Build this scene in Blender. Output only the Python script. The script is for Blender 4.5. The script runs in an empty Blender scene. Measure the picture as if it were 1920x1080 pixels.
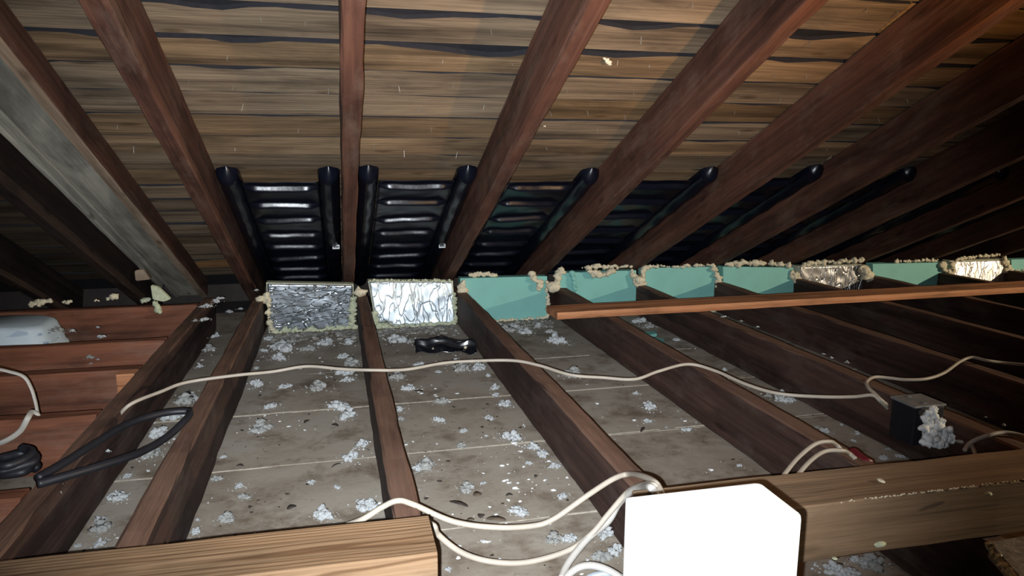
import bpy, math, random
from mathutils import Vector, Matrix, noise
PI = math.pi
scene = bpy.context.scene
col = scene.collection

# ------------------------------------------------------------------ camera
F, YAW, PITCH, ROLL = 1357.9, math.radians(13.68), math.radians(-10.32), math.radians(0.2)
CAM = Vector((-0.0785, -2.954, 0.563))
fwd = Vector((math.sin(YAW)*math.cos(PITCH), math.cos(YAW)*math.cos(PITCH), math.sin(PITCH)))
r0 = fwd.cross(Vector((0, 0, 1))).normalized(); u0 = r0.cross(fwd)
rt = r0*math.cos(ROLL)+u0*math.sin(ROLL); up = u0*math.cos(ROLL)-r0*math.sin(ROLL)
cd = bpy.data.cameras.new('camera'); cam = bpy.data.objects.new('camera', cd); col.objects.link(cam)
cd.sensor_width = 36; cd.lens = F/1920*36; cd.clip_start = 0.02
M = Matrix((rt, up, -fwd)).transposed().to_4x4(); M.translation = CAM
cam.matrix_world = M; scene.camera = cam
vs = scene.view_settings; vs.view_transform = 'Standard'; vs.look = 'None'; vs.gamma = 1; vs.use_curve_mapping = False
vs.exposure = -0.12
# ------------------------------------------------------------------ world and lamps
w = bpy.data.worlds.new('world'); scene.world = w; w.use_nodes = True
w.node_tree.nodes['Background'].inputs[0].default_value = (0.35, 0.4, 0.5, 1)
w.node_tree.nodes['Background'].inputs[1].default_value = 0.006
def spot(name, loc, target, power, color, angle, blend, size):
    l = bpy.data.lights.new(name, 'SPOT'); o = bpy.data.objects.new(name, l); col.objects.link(o)
    l.energy = power; l.color = color; l.spot_size = math.radians(angle); l.spot_blend = blend; l.shadow_soft_size = size
    o.location = loc; o.rotation_euler = (Vector(target)-Vector(loc)).to_track_quat('-Z', 'Y').to_euler(); return o
# the phone's flash beside the lens
spot('phone_flash', CAM - rt*0.016 - up*0.012, (0.34, 0, 0.10), 262, (0.88, 0.94, 1.0), 85, 1.0, 0.003)
# warm work lamp standing far to the right, out of frame
spot('work_lamp', (5.0, -3.0, 1.0), (1.6, 0, 0.0), 470, (1.0, 0.84, 0.6), 100, 0.6, 0.03)
# warm lamp near the camera, thrown up at the rafters
spot('head_lamp', (0.95, -2.75, 0.62), (0.80, -2.15, 1.1), 85.0, (1.0, 0.58, 0.25), 105, 0.8, 0.012)

# ------------------------------------------------------------------ measures
S = 0.4064; T = 0.0215; RP = math.radians(23.84); RZ = 0.0862; RD = 0.141; JD = 0.136
SL = Vector((0, -math.cos(RP), math.sin(RP)))     # up the slope
SN = Vector((0, math.sin(RP), math.cos(RP)))      # out through the roof
def ray(x, y): return fwd*F + rt*(x-960) - up*(y-540)
def gz(x, y, z=0.0): d = ray(x, y); return CAM + d*((z-CAM.z)/d.z)
def gy(x, y, Y=0.0): d = ray(x, y); return CAM + d*((Y-CAM.y)/d.y)
def gx(x, y, X=0.0): d = ray(x, y); return CAM + d*((X-CAM.x)/d.x)
def groof(x, y, off=0.0):
    d = ray(x, y); o = Vector((0, 0, RZ))+SN*off; return CAM + d*((o-CAM).dot(SN)/d.dot(SN))
def roofpt(x, s, off=0.0): return Vector((x, 0, RZ))+SL*s+SN*off
def depth(p): return (Vector(p)-CAM).dot(fwd)

# ------------------------------------------------------------------ materials
def newmat(name):
    m = bpy.data.materials.new(name); m.use_nodes = True; nt = m.node_tree
    return m, nt, nt.nodes['Principled BSDF']
def N(nt, t, **k):
    n = nt.nodes.new(t)
    for a, b in k.items():
        if a in ('location',): continue
        setattr(n, a, b)
    return n
def ramp(nt, stops):
    r = N(nt, 'ShaderNodeValToRGB'); e = r.color_ramp.elements
    while len(e) > 1: e.remove(e[0])
    e[0].position = stops[0][0]; e[0].color = (*stops[0][1], 1)
    for p, c in stops[1:]:
        q = e.new(p); q.color = (*c, 1)
    return r
def mixc(nt, a, b, f, mode='MIX'):
    n = N(nt, 'ShaderNodeMix', data_type='RGBA', blend_type=mode)
    for s, v in (('A', a), ('B', b), ('Factor', f)):
        sock = [i for i in n.inputs if i.name == s and (i.type == 'RGBA' if s != 'Factor' else i.type == 'VALUE')][0]
        if hasattr(v, 'is_linked') or isinstance(v, bpy.types.NodeSocket): nt.links.new(v, sock)
        elif isinstance(v, (int, float)): sock.default_value = v
        else: sock.default_value = (*v, 1)
    return [o for o in n.outputs if o.type == 'RGBA'][0]
def noisetex(nt, vec, scale, detail=4, rough=0.6, dist=0.0):
    n = N(nt, 'ShaderNodeTexNoise'); n.inputs['Scale'].default_value = scale; n.inputs['Detail'].default_value = detail
    n.inputs['Roughness'].default_value = rough; n.inputs['Distortion'].default_value = dist
    if vec is not None: nt.links.new(vec, n.inputs['Vector'])
    return n.outputs['Fac']
def mapping(nt, vec, scale, loc=(0, 0, 0)):
    m = N(nt, 'ShaderNodeMapping'); m.inputs['Scale'].default_value = scale; m.inputs['Location'].default_value = loc
    nt.links.new(vec, m.inputs['Vector']); return m.outputs[0]
def bump(nt, h, strength, dist, bs):
    b = N(nt, 'ShaderNodeBump'); b.inputs['Strength'].default_value = strength; b.inputs['Distance'].default_value = dist
    nt.links.new(h, b.inputs['Height']); nt.links.new(b.outputs[0], bs.inputs['Normal'])

def wood(name, dark, mid, light, rough=0.75, rings=0.0, dust=None, grain=34, tone=False, top=None):
    m, nt, bs = newmat(name)
    tc = N(nt, 'ShaderNodeTexCoord'); oi = N(nt, 'ShaderNodeObjectInfo')
    if tone:
        src = tc.outputs['UV']
    else:
        add = N(nt, 'ShaderNodeVectorMath', operation='MULTIPLY_ADD')
        cmb = N(nt, 'ShaderNodeCombineXYZ')
        for i in range(3): nt.links.new(oi.outputs['Random'], cmb.inputs[i])
        add.inputs[1].default_value = (1, 1, 1); nt.links.new(tc.outputs['Object'], add.inputs[0])
        sc = N(nt, 'ShaderNodeVectorMath', operation='SCALE'); sc.inputs['Scale'].default_value = 37.0
        nt.links.new(cmb.outputs[0], sc.inputs[0]); nt.links.new(sc.outputs[0], add.inputs[2]); src = add.outputs[0]
    v1 = mapping(nt, src, (1.3, grain, grain)); f1 = noisetex(nt, v1, 1.0, 6, 0.65, 0.4)
    v2 = mapping(nt, src, (2.2, 7, 7)); f2 = noisetex(nt, v2, 1.0, 5, 0.6, 0.8)
    v3 = mapping(nt, src, (6, 120, 120)); f3 = noisetex(nt, v3, 1.0, 2, 0.5)
    r1 = ramp(nt, [(0.28, dark), (0.5, mid), (0.72, light)]); nt.links.new(f1, r1.inputs[0])
    r2 = ramp(nt, [(0.3, (0.35, 0.35, 0.35)), (0.5, (0.95, 0.95, 0.95)), (0.75, (1.3, 1.25, 1.2))]); nt.links.new(f2, r2.inputs[0])
    c = mixc(nt, r1.outputs[0], r2.outputs[0], 0.85, 'MULTIPLY')
    if rings:
        wv = N(nt, 'ShaderNodeTexWave', wave_type='RINGS', rings_direction='X'); wv.inputs['Scale'].default_value = 9.0
        wv.inputs['Distortion'].default_value = 3.0; wv.inputs['Detail'].default_value = 2; wv.inputs['Detail Scale'].default_value = 0.7
        mpp = N(nt, 'ShaderNodeMapping'); mpp.inputs['Scale'].default_value = (0.9, 6.0, 6.0); mpp.inputs['Rotation'].default_value = (0, 0.05, 0.09); mpp.inputs['Location'].default_value = (0, 0.02, 0.16)
        nt.links.new(tc.outputs['Object'], mpp.inputs['Vector']); nt.links.new(mpp.outputs[0], wv.inputs['Vector'])
        rr = ramp(nt, [(0.0, (0.42, 0.34, 0.26)), (0.22, (0.85, 0.8, 0.75)), (0.5, (1, 1, 1))]); nt.links.new(wv.outputs['Fac'], rr.inputs[0])
        c = mixc(nt, c, rr.outputs[0], rings, 'MULTIPLY')
    # knots and pale scratches
    vk = mapping(nt, src, (5, 16, 16)); vo = N(nt, 'ShaderNodeTexVoronoi'); vo.inputs['Scale'].default_value = 0.9; nt.links.new(vk, vo.inputs['Vector'])
    rk = ramp(nt, [(0.0, (0.22, 0.16, 0.12)), (0.09, (0.5, 0.45, 0.4)), (0.16, (1, 1, 1))]); nt.links.new(vo.outputs['Distance'], rk.inputs[0])
    c = mixc(nt, c, rk.outputs[0], 0.7, 'MULTIPLY')
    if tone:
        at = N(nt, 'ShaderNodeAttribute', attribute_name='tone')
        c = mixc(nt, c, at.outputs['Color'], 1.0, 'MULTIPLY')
    if dust:
        fd = noisetex(nt, mapping(nt, src, (4, 12, 12)), 1.0, 6, 0.7); rd = ramp(nt, [(0.5, (0, 0, 0)), (0.72, (1, 1, 1))]); nt.links.new(fd, rd.inputs[0])
        sep = N(nt, 'ShaderNodeSeparateColor'); nt.links.new(rd.outputs[0], sep.inputs[0])
        mm = N(nt, 'ShaderNodeMath', operation='MULTIPLY'); mm.inputs[1].default_value = 0.45; nt.links.new(sep.outputs[0], mm.inputs[0])
        c = mixc(nt, c, dust, mm.outputs[0])
    if top:   # dust settled on the upward faces
        sx = N(nt, 'ShaderNodeSeparateXYZ'); nt.links.new(tc.outputs['Normal'], sx.inputs[0])
        ft = noisetex(nt, mapping(nt, src, (3, 30, 30)), 1.0, 5, 0.7)
        mt = N(nt, 'ShaderNodeMath', operation='MULTIPLY_ADD'); mt.inputs[1].default_value = 1.6; mt.inputs[2].default_value = -0.25; mt.use_clamp = True; nt.links.new(ft, mt.inputs[0])
        g = N(nt, 'ShaderNodeMath', operation='GREATER_THAN'); g.inputs[1].default_value = 0.6; nt.links.new(sx.outputs['Z'], g.inputs[0])
        mu = N(nt, 'ShaderNodeMath', operation='MULTIPLY'); nt.links.new(mt.outputs[0], mu.inputs[0]); nt.links.new(g.outputs[0], mu.inputs[1])
        c = mixc(nt, c, top, mu.outputs[0])
    nt.links.new(c, bs.inputs['Base Color']); bs.inputs['Roughness'].default_value = rough
    bs.inputs['Specular IOR Level'].default_value = 0.25
    ad = N(nt, 'ShaderNodeMath', operation='ADD'); nt.links.new(f1, ad.inputs[0]); nt.links.new(f3, ad.inputs[1])
    bump(nt, ad.outputs[0], 0.45, 0.004, bs)
    return m
def plain(name, c, rough=0.6, metal=0.0, nscale=30, var=0.25, bumps=0.0, bd=0.003, spec=0.4):
    m, nt, bs = newmat(name); tc = N(nt, 'ShaderNodeTexCoord')
    f = noisetex(nt, tc.outputs['Object'], nscale, 5, 0.6)
    r = ramp(nt, [(0.3, tuple(x*(1-var) for x in c)), (0.7, tuple(min(1, x*(1+var)) for x in c))]); nt.links.new(f, r.inputs[0])
    nt.links.new(r.outputs[0], bs.inputs['Base Color']); bs.inputs['Roughness'].default_value = rough
    bs.inputs['Metallic'].default_value = metal; bs.inputs['Specular IOR Level'].default_value = spec
    if bumps: bump(nt, f, bumps, bd, bs)
    return m
MT = {}
MT['rafter'] = wood('red_brown_rafter_wood', (0.042, 0.019, 0.013), (0.095, 0.039, 0.025), (0.152, 0.067, 0.043), dust=(0.2, 0.135, 0.10))
MT['joist'] = wood('dark_joist_wood', (0.02, 0.011, 0.009), (0.050, 0.026, 0.020), (0.092, 0.05, 0.038), dust=(0.13, 0.10, 0.085), top=(0.19, 0.105, 0.07))
MT['stub'] = wood('orange_brown_joist_wood', (0.10, 0.038, 0.021), (0.185, 0.068, 0.037), (0.25, 0.098, 0.056), dust=(0.24, 0.16, 0.12))
MT['rafter_shaded'] = wood('shade_darkened_rafter_wood', (0.012, 0.008, 0.007), (0.03, 0.018, 0.014), (0.055, 0.034, 0.026))  # rafter wood darkened: shade of the dim left side painted into the colour
MT['particle'] = plain('grey_particle_board', (0.2, 0.185, 0.165), 0.9, nscale=90, var=0.45, bumps=0.4)
MT['new'] = wood('tan_lumber', (0.13, 0.075, 0.038), (0.18, 0.11, 0.06), (0.22, 0.14, 0.08), rings=0.9, grain=26)
MT['old'] = wood('brown_lumber', (0.09, 0.055, 0.032), (0.18, 0.115, 0.067), (0.26, 0.17, 0.105), grain=24)
MT['lath'] = wood('orange_lath_wood', (0.22, 0.085, 0.038), (0.44, 0.19, 0.09), (0.6, 0.29, 0.15), grain=40)
MT['grey'] = wood('weathered_grey_wood', (0.17, 0.155, 0.125), (0.37, 0.345, 0.285), (0.5, 0.47, 0.39), grain=20)
MT['pale'] = wood('pale_tan_wood', (0.22, 0.15, 0.1), (0.36, 0.26, 0.18), (0.48, 0.36, 0.26), grain=30)
MT['sheath'] = wood('roof_board_wood', (0.07, 0.048, 0.032), (0.23, 0.165, 0.105), (0.37, 0.275, 0.175), tone=True, grain=22)
MT['felt'] = plain('black_roof_felt', (0.012, 0.011, 0.014), 0.9, nscale=60)
MT['foam'] = plain('cream_spray_foam', (0.62, 0.55, 0.40), 0.75, nscale=70, var=0.2, bumps=0.5, bd=0.004)
MT['foam2'] = plain('greenish_spray_foam', (0.5, 0.52, 0.36), 0.75, nscale=70, var=0.2, bumps=0.5, bd=0.004)
MT['teal'] = plain('teal_foam_board', (0.20, 0.46, 0.41), 0.55, nscale=14, var=0.06, bumps=0.04)
MT['core'] = plain('pale_foam_core', (0.5, 0.5, 0.38), 0.8, nscale=80, var=0.2, bumps=0.4)
MT['cable'] = plain('cream_cable_sheath', (0.38, 0.33, 0.27), 0.5, nscale=25, var=0.1)
MT['cable2'] = plain('white_cable_sheath', (0.40, 0.375, 0.34), 0.5, nscale=25, var=0.1)
MT['blackcable'] = plain('black_cable_sheath', (0.012, 0.012, 0.016), 0.5, nscale=30, var=0.2)
MT['fluff'] = plain('grey_white_insulation', (0.68, 0.70, 0.70), 0.95, nscale=60, var=0.25, bumps=0.8, bd=0.004)
MT['fluff2'] = plain('dusty_insulation', (0.50, 0.50, 0.47), 0.95, nscale=90, var=0.35, bumps=0.8, bd=0.004)
MT['dirt'] = plain('mixed_dusty_debris', (0.24, 0.23, 0.21), 0.95, nscale=16, var=0.85, bumps=0.5)
MT['leaf'] = plain('dark_dry_leaf', (0.035, 0.026, 0.02), 0.8, nscale=60)
MT['chip'] = plain('brown_bark_chip', (0.09, 0.065, 0.045), 0.85, nscale=60)
MT['lid'] = plain('dusty_grey_metal', (0.22, 0.22, 0.22), 0.6, metal=0.3, nscale=40)
MT['tag'] = plain('white_label_paper', (0.7, 0.72, 0.72), 0.6, var=0.02)
MT['ink'] = plain('black_ink', (0.01, 0.01, 0.01), 0.6, var=0.02)
MT['blue'] = plain('pale_blue_plastic', (0.56, 0.66, 0.74), 0.5, nscale=9, var=0.1)
MT['white'] = plain('white_painted_post', (0.86, 0.84, 0.8), 0.6, var=0.02)
MT['red'] = plain('dark_red_plastic', (0.13, 0.012, 0.02), 0.5, var=0.15)
MT['nail'] = plain('nail_steel', (0.3, 0.27, 0.23), 0.5, metal=0.7, var=0.2)
MT['wall'] = plain('dark_soffit_wood', (0.04, 0.03, 0.028), 0.9, nscale=12)
def baffle_mat():
    m, nt, bs = newmat('glossy_black_plastic'); tc = N(nt, 'ShaderNodeTexCoord')
    f = noisetex(nt, tc.outputs['Object'], 26, 3, 0.5)
    bs.inputs['Base Color'].default_value = (0.004, 0.005, 0.010, 1); bs.inputs['Roughness'].default_value = 0.27
    bs.inputs['Specular IOR Level'].default_value = 0.32
    bump(nt, f, 0.2, 0.004, bs); return m
MT['baffle'] = baffle_mat()
MT['gloss'] = plain('shiny_black_plastic', (0.006, 0.007, 0.01), 0.16, nscale=20, var=0.1, spec=0.9)
def foil_mat(name, c, rough, strength, scale, crease, amp=1.0):
    m, nt, bs = newmat(name); tc = N(nt, 'ShaderNodeTexCoord')
    def crease_line(sc, loc, rot, w_):
        mp = N(nt, 'ShaderNodeMapping'); mp.inputs['Scale'].default_value = crease; mp.inputs['Location'].default_value = loc; mp.inputs['Rotation'].default_value = (0, rot, 0)
        nt.links.new(tc.outputs['Object'], mp.inputs['Vector'])
        f = noisetex(nt, mp.outputs[0], sc, 1.5, 0.5, 0.4)
        a = N(nt, 'ShaderNodeMath', operation='SUBTRACT'); a.inputs[1].default_value = 0.5; nt.links.new(f, a.inputs[0])
        b = N(nt, 'ShaderNodeMath', operation='ABSOLUTE'); nt.links.new(a.outputs[0], b.inputs[0])
        d = N(nt, 'ShaderNodeMath', operation='DIVIDE'); d.inputs[1].default_value = w_; d.use_clamp = True; nt.links.new(b.outputs[0], d.inputs[0]); return d.outputs[0]
    l1 = crease_line(scale, (0, 0, 0), 0.2, 0.02); l2 = crease_line(scale*1.7, (3, 1, 7), -0.5, 0.025); l3 = crease_line(scale*0.6, (9, 5, 2), 0.9, 0.012)
    so = noisetex(nt, tc.outputs['Object'], scale*0.8, 2, 0.5)
    x = l1
    for y_ in (l2, l3, so):
        ad = N(nt, 'ShaderNodeMath', operation='ADD'); nt.links.new(x, ad.inputs[0]); nt.links.new(y_, ad.inputs[1]); x = ad.outputs[0]
    bs.inputs['Metallic'].default_value = 0.92; bs.inputs['Roughness'].default_value = rough
    bs.inputs['Base Color'].default_value = (*c, 1)
    bump(nt, x, strength, 0.004*amp, bs); return m
MT['foil_dull'] = foil_mat('dull_crinkled_foil', (0.42, 0.46, 0.50), 0.27, 0.6, 14, (0.7, 1, 2.6), 0.8)
MT['foil_bright'] = foil_mat('bright_crumpled_foil', (0.8, 0.88, 0.93), 0.52, 0.5, 9, (1.5, 1, 0.6), 0.9)
MT['foil_warm'] = foil_mat('creased_warm_foil', (0.8, 0.76, 0.72), 0.45, 0.5, 10, (2.0, 1, 0.6), 1.0)
MT['foil_crease'] = foil_mat('creased_silver_foil', (0.5, 0.48, 0.47), 0.38, 0.5, 9, (2.0, 1, 0.6), 1.2)
def floor_mat():
    m, nt, bs = newmat('dusty_ceiling_board'); tc = N(nt, 'ShaderNodeTexCoord'); v = tc.outputs['Object']
    f1 = noisetex(nt, v, 3.2, 7, 0.65, 0.5); f2 = noisetex(nt, v, 55, 4, 0.7); f3 = noisetex(nt, mapping(nt, v, (1, 1, 1), (5, 3, 1)), 9, 6, 0.7)
    r = ramp(nt, [(0.3, (0.19, 0.15, 0.11)), (0.5, (0.31, 0.265, 0.21)), (0.7, (0.35, 0.315, 0.265))]); nt.links.new(f1, r.inputs[0])
    r2 = ramp(nt, [(0.30, (0.5, 0.45, 0.4)), (0.36, (1, 1, 1)), (0.78, (1, 1, 1)), (0.85, (1.3, 1.3, 1.3))]); nt.links.new(f2, r2.inputs[0])
    r3 = ramp(nt, [(0.34, (0.42, 0.34, 0.27)), (0.50, (1, 1, 1))]); nt.links.new(f3, r3.inputs[0])
    c = mixc(nt, mixc(nt, r.outputs[0], r2.outputs[0], 0.7, 'MULTIPLY'), r3.outputs[0], 0.8, 'MULTIPLY')
    nt.links.new(c, bs.inputs['Base Color']); bs.inputs['Roughness'].default_value = 0.95; bump(nt, f2, 0.3, 0.003, bs); return m
MT['floor'] = floor_mat()
MT['seam'] = plain('pale_seam_plaster', (0.34, 0.3, 0.24), 0.9, nscale=60, var=0.3)

# ------------------------------------------------------------------ object helpers
def link(o): col.objects.link(o); return o
def mesh(name, verts, faces, mat, parent=None, smooth=False, origin=None):
    me = bpy.data.meshes.new(name)
    if origin is not None:
        origin = Vector(origin); verts = [Vector(v)-origin for v in verts]
    me.from_pydata([tuple(v) for v in verts], [], faces); me.materials.append(mat); me.update()
    if smooth:
        for p in me.polygons: p.use_smooth = True
    o = link(bpy.data.objects.new(name, me))
    if origin is not None: o.location = origin
    if parent is not None:
        o.parent = parent
        if origin is None: o.location = -parent.location if False else o.location
    return o
def tag(o, label, cat, group=None, kind=None):
    if label: o['label'] = label
    if cat: o['category'] = cat
    if group: o['group'] = group
    if kind: o['kind'] = kind
    return o
def empty(name, loc, label, cat, group=None):
    o = link(bpy.data.objects.new(name, None)); o.location = loc; o.empty_display_size = 0.05
    return tag(o, label, cat, group)
def child(name, verts, faces, mat, root, smooth=False):
    """world-space verts, parented to a root Empty (which has only a location)"""
    L = root.location; p = root.parent
    while p is not None: L = L+p.location; p = p.parent
    o = mesh(name, [Vector(v)-L for v in verts], faces, mat, None, smooth); o.parent = root
    return o
class MB:
    def __init__(s): s.v = []; s.f = []
    def add(s, v, f):
        b = len(s.v); s.v += [Vector(x) for x in v]; s.f += [tuple(i+b for i in q) for q in f]; return s
def box_vf(x0, x1, y0, y1, z0, z1):
    v = [(x0,y0,z0),(x1,y0,z0),(x1,y1,z0),(x0,y1,z0),(x0,y0,z1),(x1,y0,z1),(x1,y1,z1),(x0,y1,z1)]
    return v, [(0,3,2,1),(4,5,6,7),(0,1,5,4),(1,2,6,5),(2,3,7,6),(3,0,4,7)]
def bevbox_vf(x0, x1, y0, y1, z0, z1, b):
    import bmesh
    bm = bmesh.new(); v, f = box_vf(x0, x1, y0, y1, z0, z1); vs_ = [bm.verts.new(p) for p in v]
    for q in f: bm.faces.new([vs_[i] for i in q])
    bmesh.ops.bevel(bm, geom=list(bm.edges), offset=b, segments=2, affect='EDGES', profile=0.6)
    bm.verts.index_update(); out = [v.co.copy() for v in bm.verts], [tuple(l.index for l in q.verts) for q in bm.faces]; bm.free(); return out
def beam_local(L, W, H, seed=0, cham=0.003, wob=0.0015, seg=0.06):
    """lumber along local +x, centred on y, hanging down from z=0; slightly worn arrises"""
    n = max(2, int(L/seg)); V = []; Fc = []; rnd = random.Random(seed)
    for i in range(n+1):
        x = L*i/n
        ring = []
        base = [(-W/2+cham, 0), (W/2-cham, 0), (W/2, -cham), (W/2, -H+cham), (W/2-cham, -H), (-W/2+cham, -H), (-W/2, -H+cham), (-W/2, -cham)]
        for j, (y, z) in enumerate(base):
            q = noise.noise(Vector((x*4+seed*7.3, j*3.1, seed*1.7)))*wob*1.6 + noise.noise(Vector((x*19+seed, j*5.1, 2)))*wob
            k = noise.noise(Vector((x*11+seed*3, j*2.3, 9)))*wob*1.2
            V.append(Vector((x, y+q*(1 if y > 0 else -1), z+k)))
    for i in range(n):
        for j in range(8):
            a = i*8+j; b = i*8+(j+1) % 8; Fc.append((a, a+8, b+8, b))
    Fc.append(tuple(range(0, 8))); Fc.append(tuple(reversed(range(n*8, n*8+8))))
    return V, Fc
def beam(name, p0, p1, W, H, mat, label, cat, group=None, upv=(0, 0, 1), seed=0, cham=0.003, wob=0.0015, parent=None):
    """p0->p1 is the centre line of the TOP face"""
    p0 = Vector(p0); p1 = Vector(p1); L = (p1-p0).length; x = (p1-p0)/L; z = Vector(upv); z = (z-x*z.dot(x)).normalized(); y = z.cross(x)
    V, Fc = beam_local(L, W, H, seed, cham, wob)
    o = mesh(name, V, Fc, mat)
    Mx = Matrix((x, y, z)).transposed().to_4x4(); Mx.translation = p0; o.matrix_world = Mx
    if label: tag(o, label, cat, group)
    return o
def catmull(pts, n=10):
    P = [Vector(p) for p in pts]; P = [P[0]*2-P[1]]+P+[P[-1]*2-P[-2]]; out = []
    for i in range(1, len(P)-2):
        for k in range(n):
            t = k/n; a, b, c, d = P[i-1], P[i], P[i+1], P[i+2]
            out.append(0.5*((2*b)+(c-a)*t+(2*a-5*b+4*c-d)*t*t+(3*b-a-3*c+d)*t**3))
    out.append(P[-2]); return out
def tube_vf(pts, r, sides=10, flat=1.0, n=10, taper=None):
    C = catmull(pts, n); V = []; Fc = []; prev = None
    for i, c in enumerate(C):
        t = (C[min(i+1, len(C)-1)]-C[max(i-1, 0)]).normalized()
        if prev is None:
            prev = t.cross(Vector((0, 0, 1)))
            if prev.length < 1e-3: prev = Vector((1, 0, 0))
        a = (prev - t*prev.dot(t)).normalized(); prev = a; b = t.cross(a)
        rr = r*(taper(i/(len(C)-1)) if taper else 1)
        for j in range(sides):
            q = 2*PI*j/sides; V.append(c+a*math.cos(q)*rr+b*math.sin(q)*rr*flat)
    for i in range(len(C)-1):
        for j in range(sides):
            u = i*sides+j; v = i*sides+(j+1) % sides; Fc.append((u, v, v+sides, u+sides))
    Fc.append(tuple(reversed(range(sides)))); Fc.append(tuple(range((len(C)-1)*sides, len(C)*sides)))
    return V, Fc
import bmesh
def ico(sub):
    bm = bmesh.new(); bmesh.ops.create_icosphere(bm, subdivisions=sub, radius=1); bm.verts.index_update()
    r = ([v.co.copy() for v in bm.verts], [tuple(l.index for l in f.verts) for f in bm.faces]); bm.free(); return r
ICO1, ICO2, ICO3 = ico(1), ico(2), ico(3)
def blob(mb, c, rx, ry, rz, seed, src=ICO2, amp=0.35, freq=1.7):
    c = Vector(c); off = Vector((seed*3.17 % 97, seed*1.31 % 53, seed*0.77 % 31))
    V = []
    for v in src[0]:
        k = 1+amp*noise.noise(v*freq+off)+amp*0.5*noise.noise(v*freq*2.7+off*2)
        V.append(c+Vector((v.x*rx*k, v.y*ry*k, v.z*rz*k)))
    mb.add(V, src[1])
def clump_vf(r, seed, flat=0.5, n=26, spread=(1, 1)):
    """ragged lump of loose fibre, centred at origin, resting on z=0"""
    rnd = random.Random(seed); mb = MB(); subs = [(0, 0, r*0.48)]
    for i in range(rnd.choice([2, 3, 4])):
        a = rnd.uniform(0, 2*PI); d = r*rnd.uniform(0.25, 0.5); subs.append((math.cos(a)*d, math.sin(a)*d, r*rnd.uniform(0.25, 0.55)))
    for i in range(n):
        sx, sy, sr = rnd.choice(subs)
        a = rnd.uniform(0, 2*PI); d = sr*math.sqrt(rnd.random())
        br = sr*rnd.uniform(0.26, 0.55)
        hh = (sr-d)*flat*rnd.uniform(0.1, 1.6)
        blob(mb, ((sx+math.cos(a)*d)*spread[0], (sy+math.sin(a)*d)*spread[1], hh+br*0.35), br*rnd.uniform(.7, 1.4), br*rnd.uniform(.7, 1.3), br*rnd.uniform(.5, .95), seed*31+i, ICO2, 0.9, 2.2)
    for i in range(int(n*0.5)):
        a = rnd.uniform(0, 2*PI); d = r*rnd.uniform(0.6, 1.5); br = r*rnd.uniform(0.03, 0.10)
        blob(mb, (math.cos(a)*d*spread[0], math.sin(a)*d*spread[1], br*0.4), br, br*rnd.uniform(.7, 1.3), br*.6, seed*17+i, ICO1, 0.6, 2)
    return mb.v, mb.f
def bead_vf(path, r, seed, amp=0.5, step=0.3):
    """bead of expanded foam along a path"""
    C = catmull(path, 12); mb = MB(); rnd = random.Random(seed); acc = 1e9; k = 0
    for i in range(1, len(C)):
        acc += (C[i]-C[i-1]).length
        if acc > r*step:
            acc = 0; k += 1; rr = r*rnd.uniform(0.35, 1.15)
            blob(mb, C[i]+Vector((rnd.uniform(-1, 1), rnd.uniform(-.4, .4), rnd.uniform(-1, 1)))*r*0.45, rr*rnd.uniform(.8, 1.6), rr*0.85, rr*rnd.uniform(.7, 1.2), seed*13+k, ICO2, amp*1.5, 1.7)
    return mb.v, mb.f

# ================================================================== LARGE STRUCTURE
rnd = random.Random(4)
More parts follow.
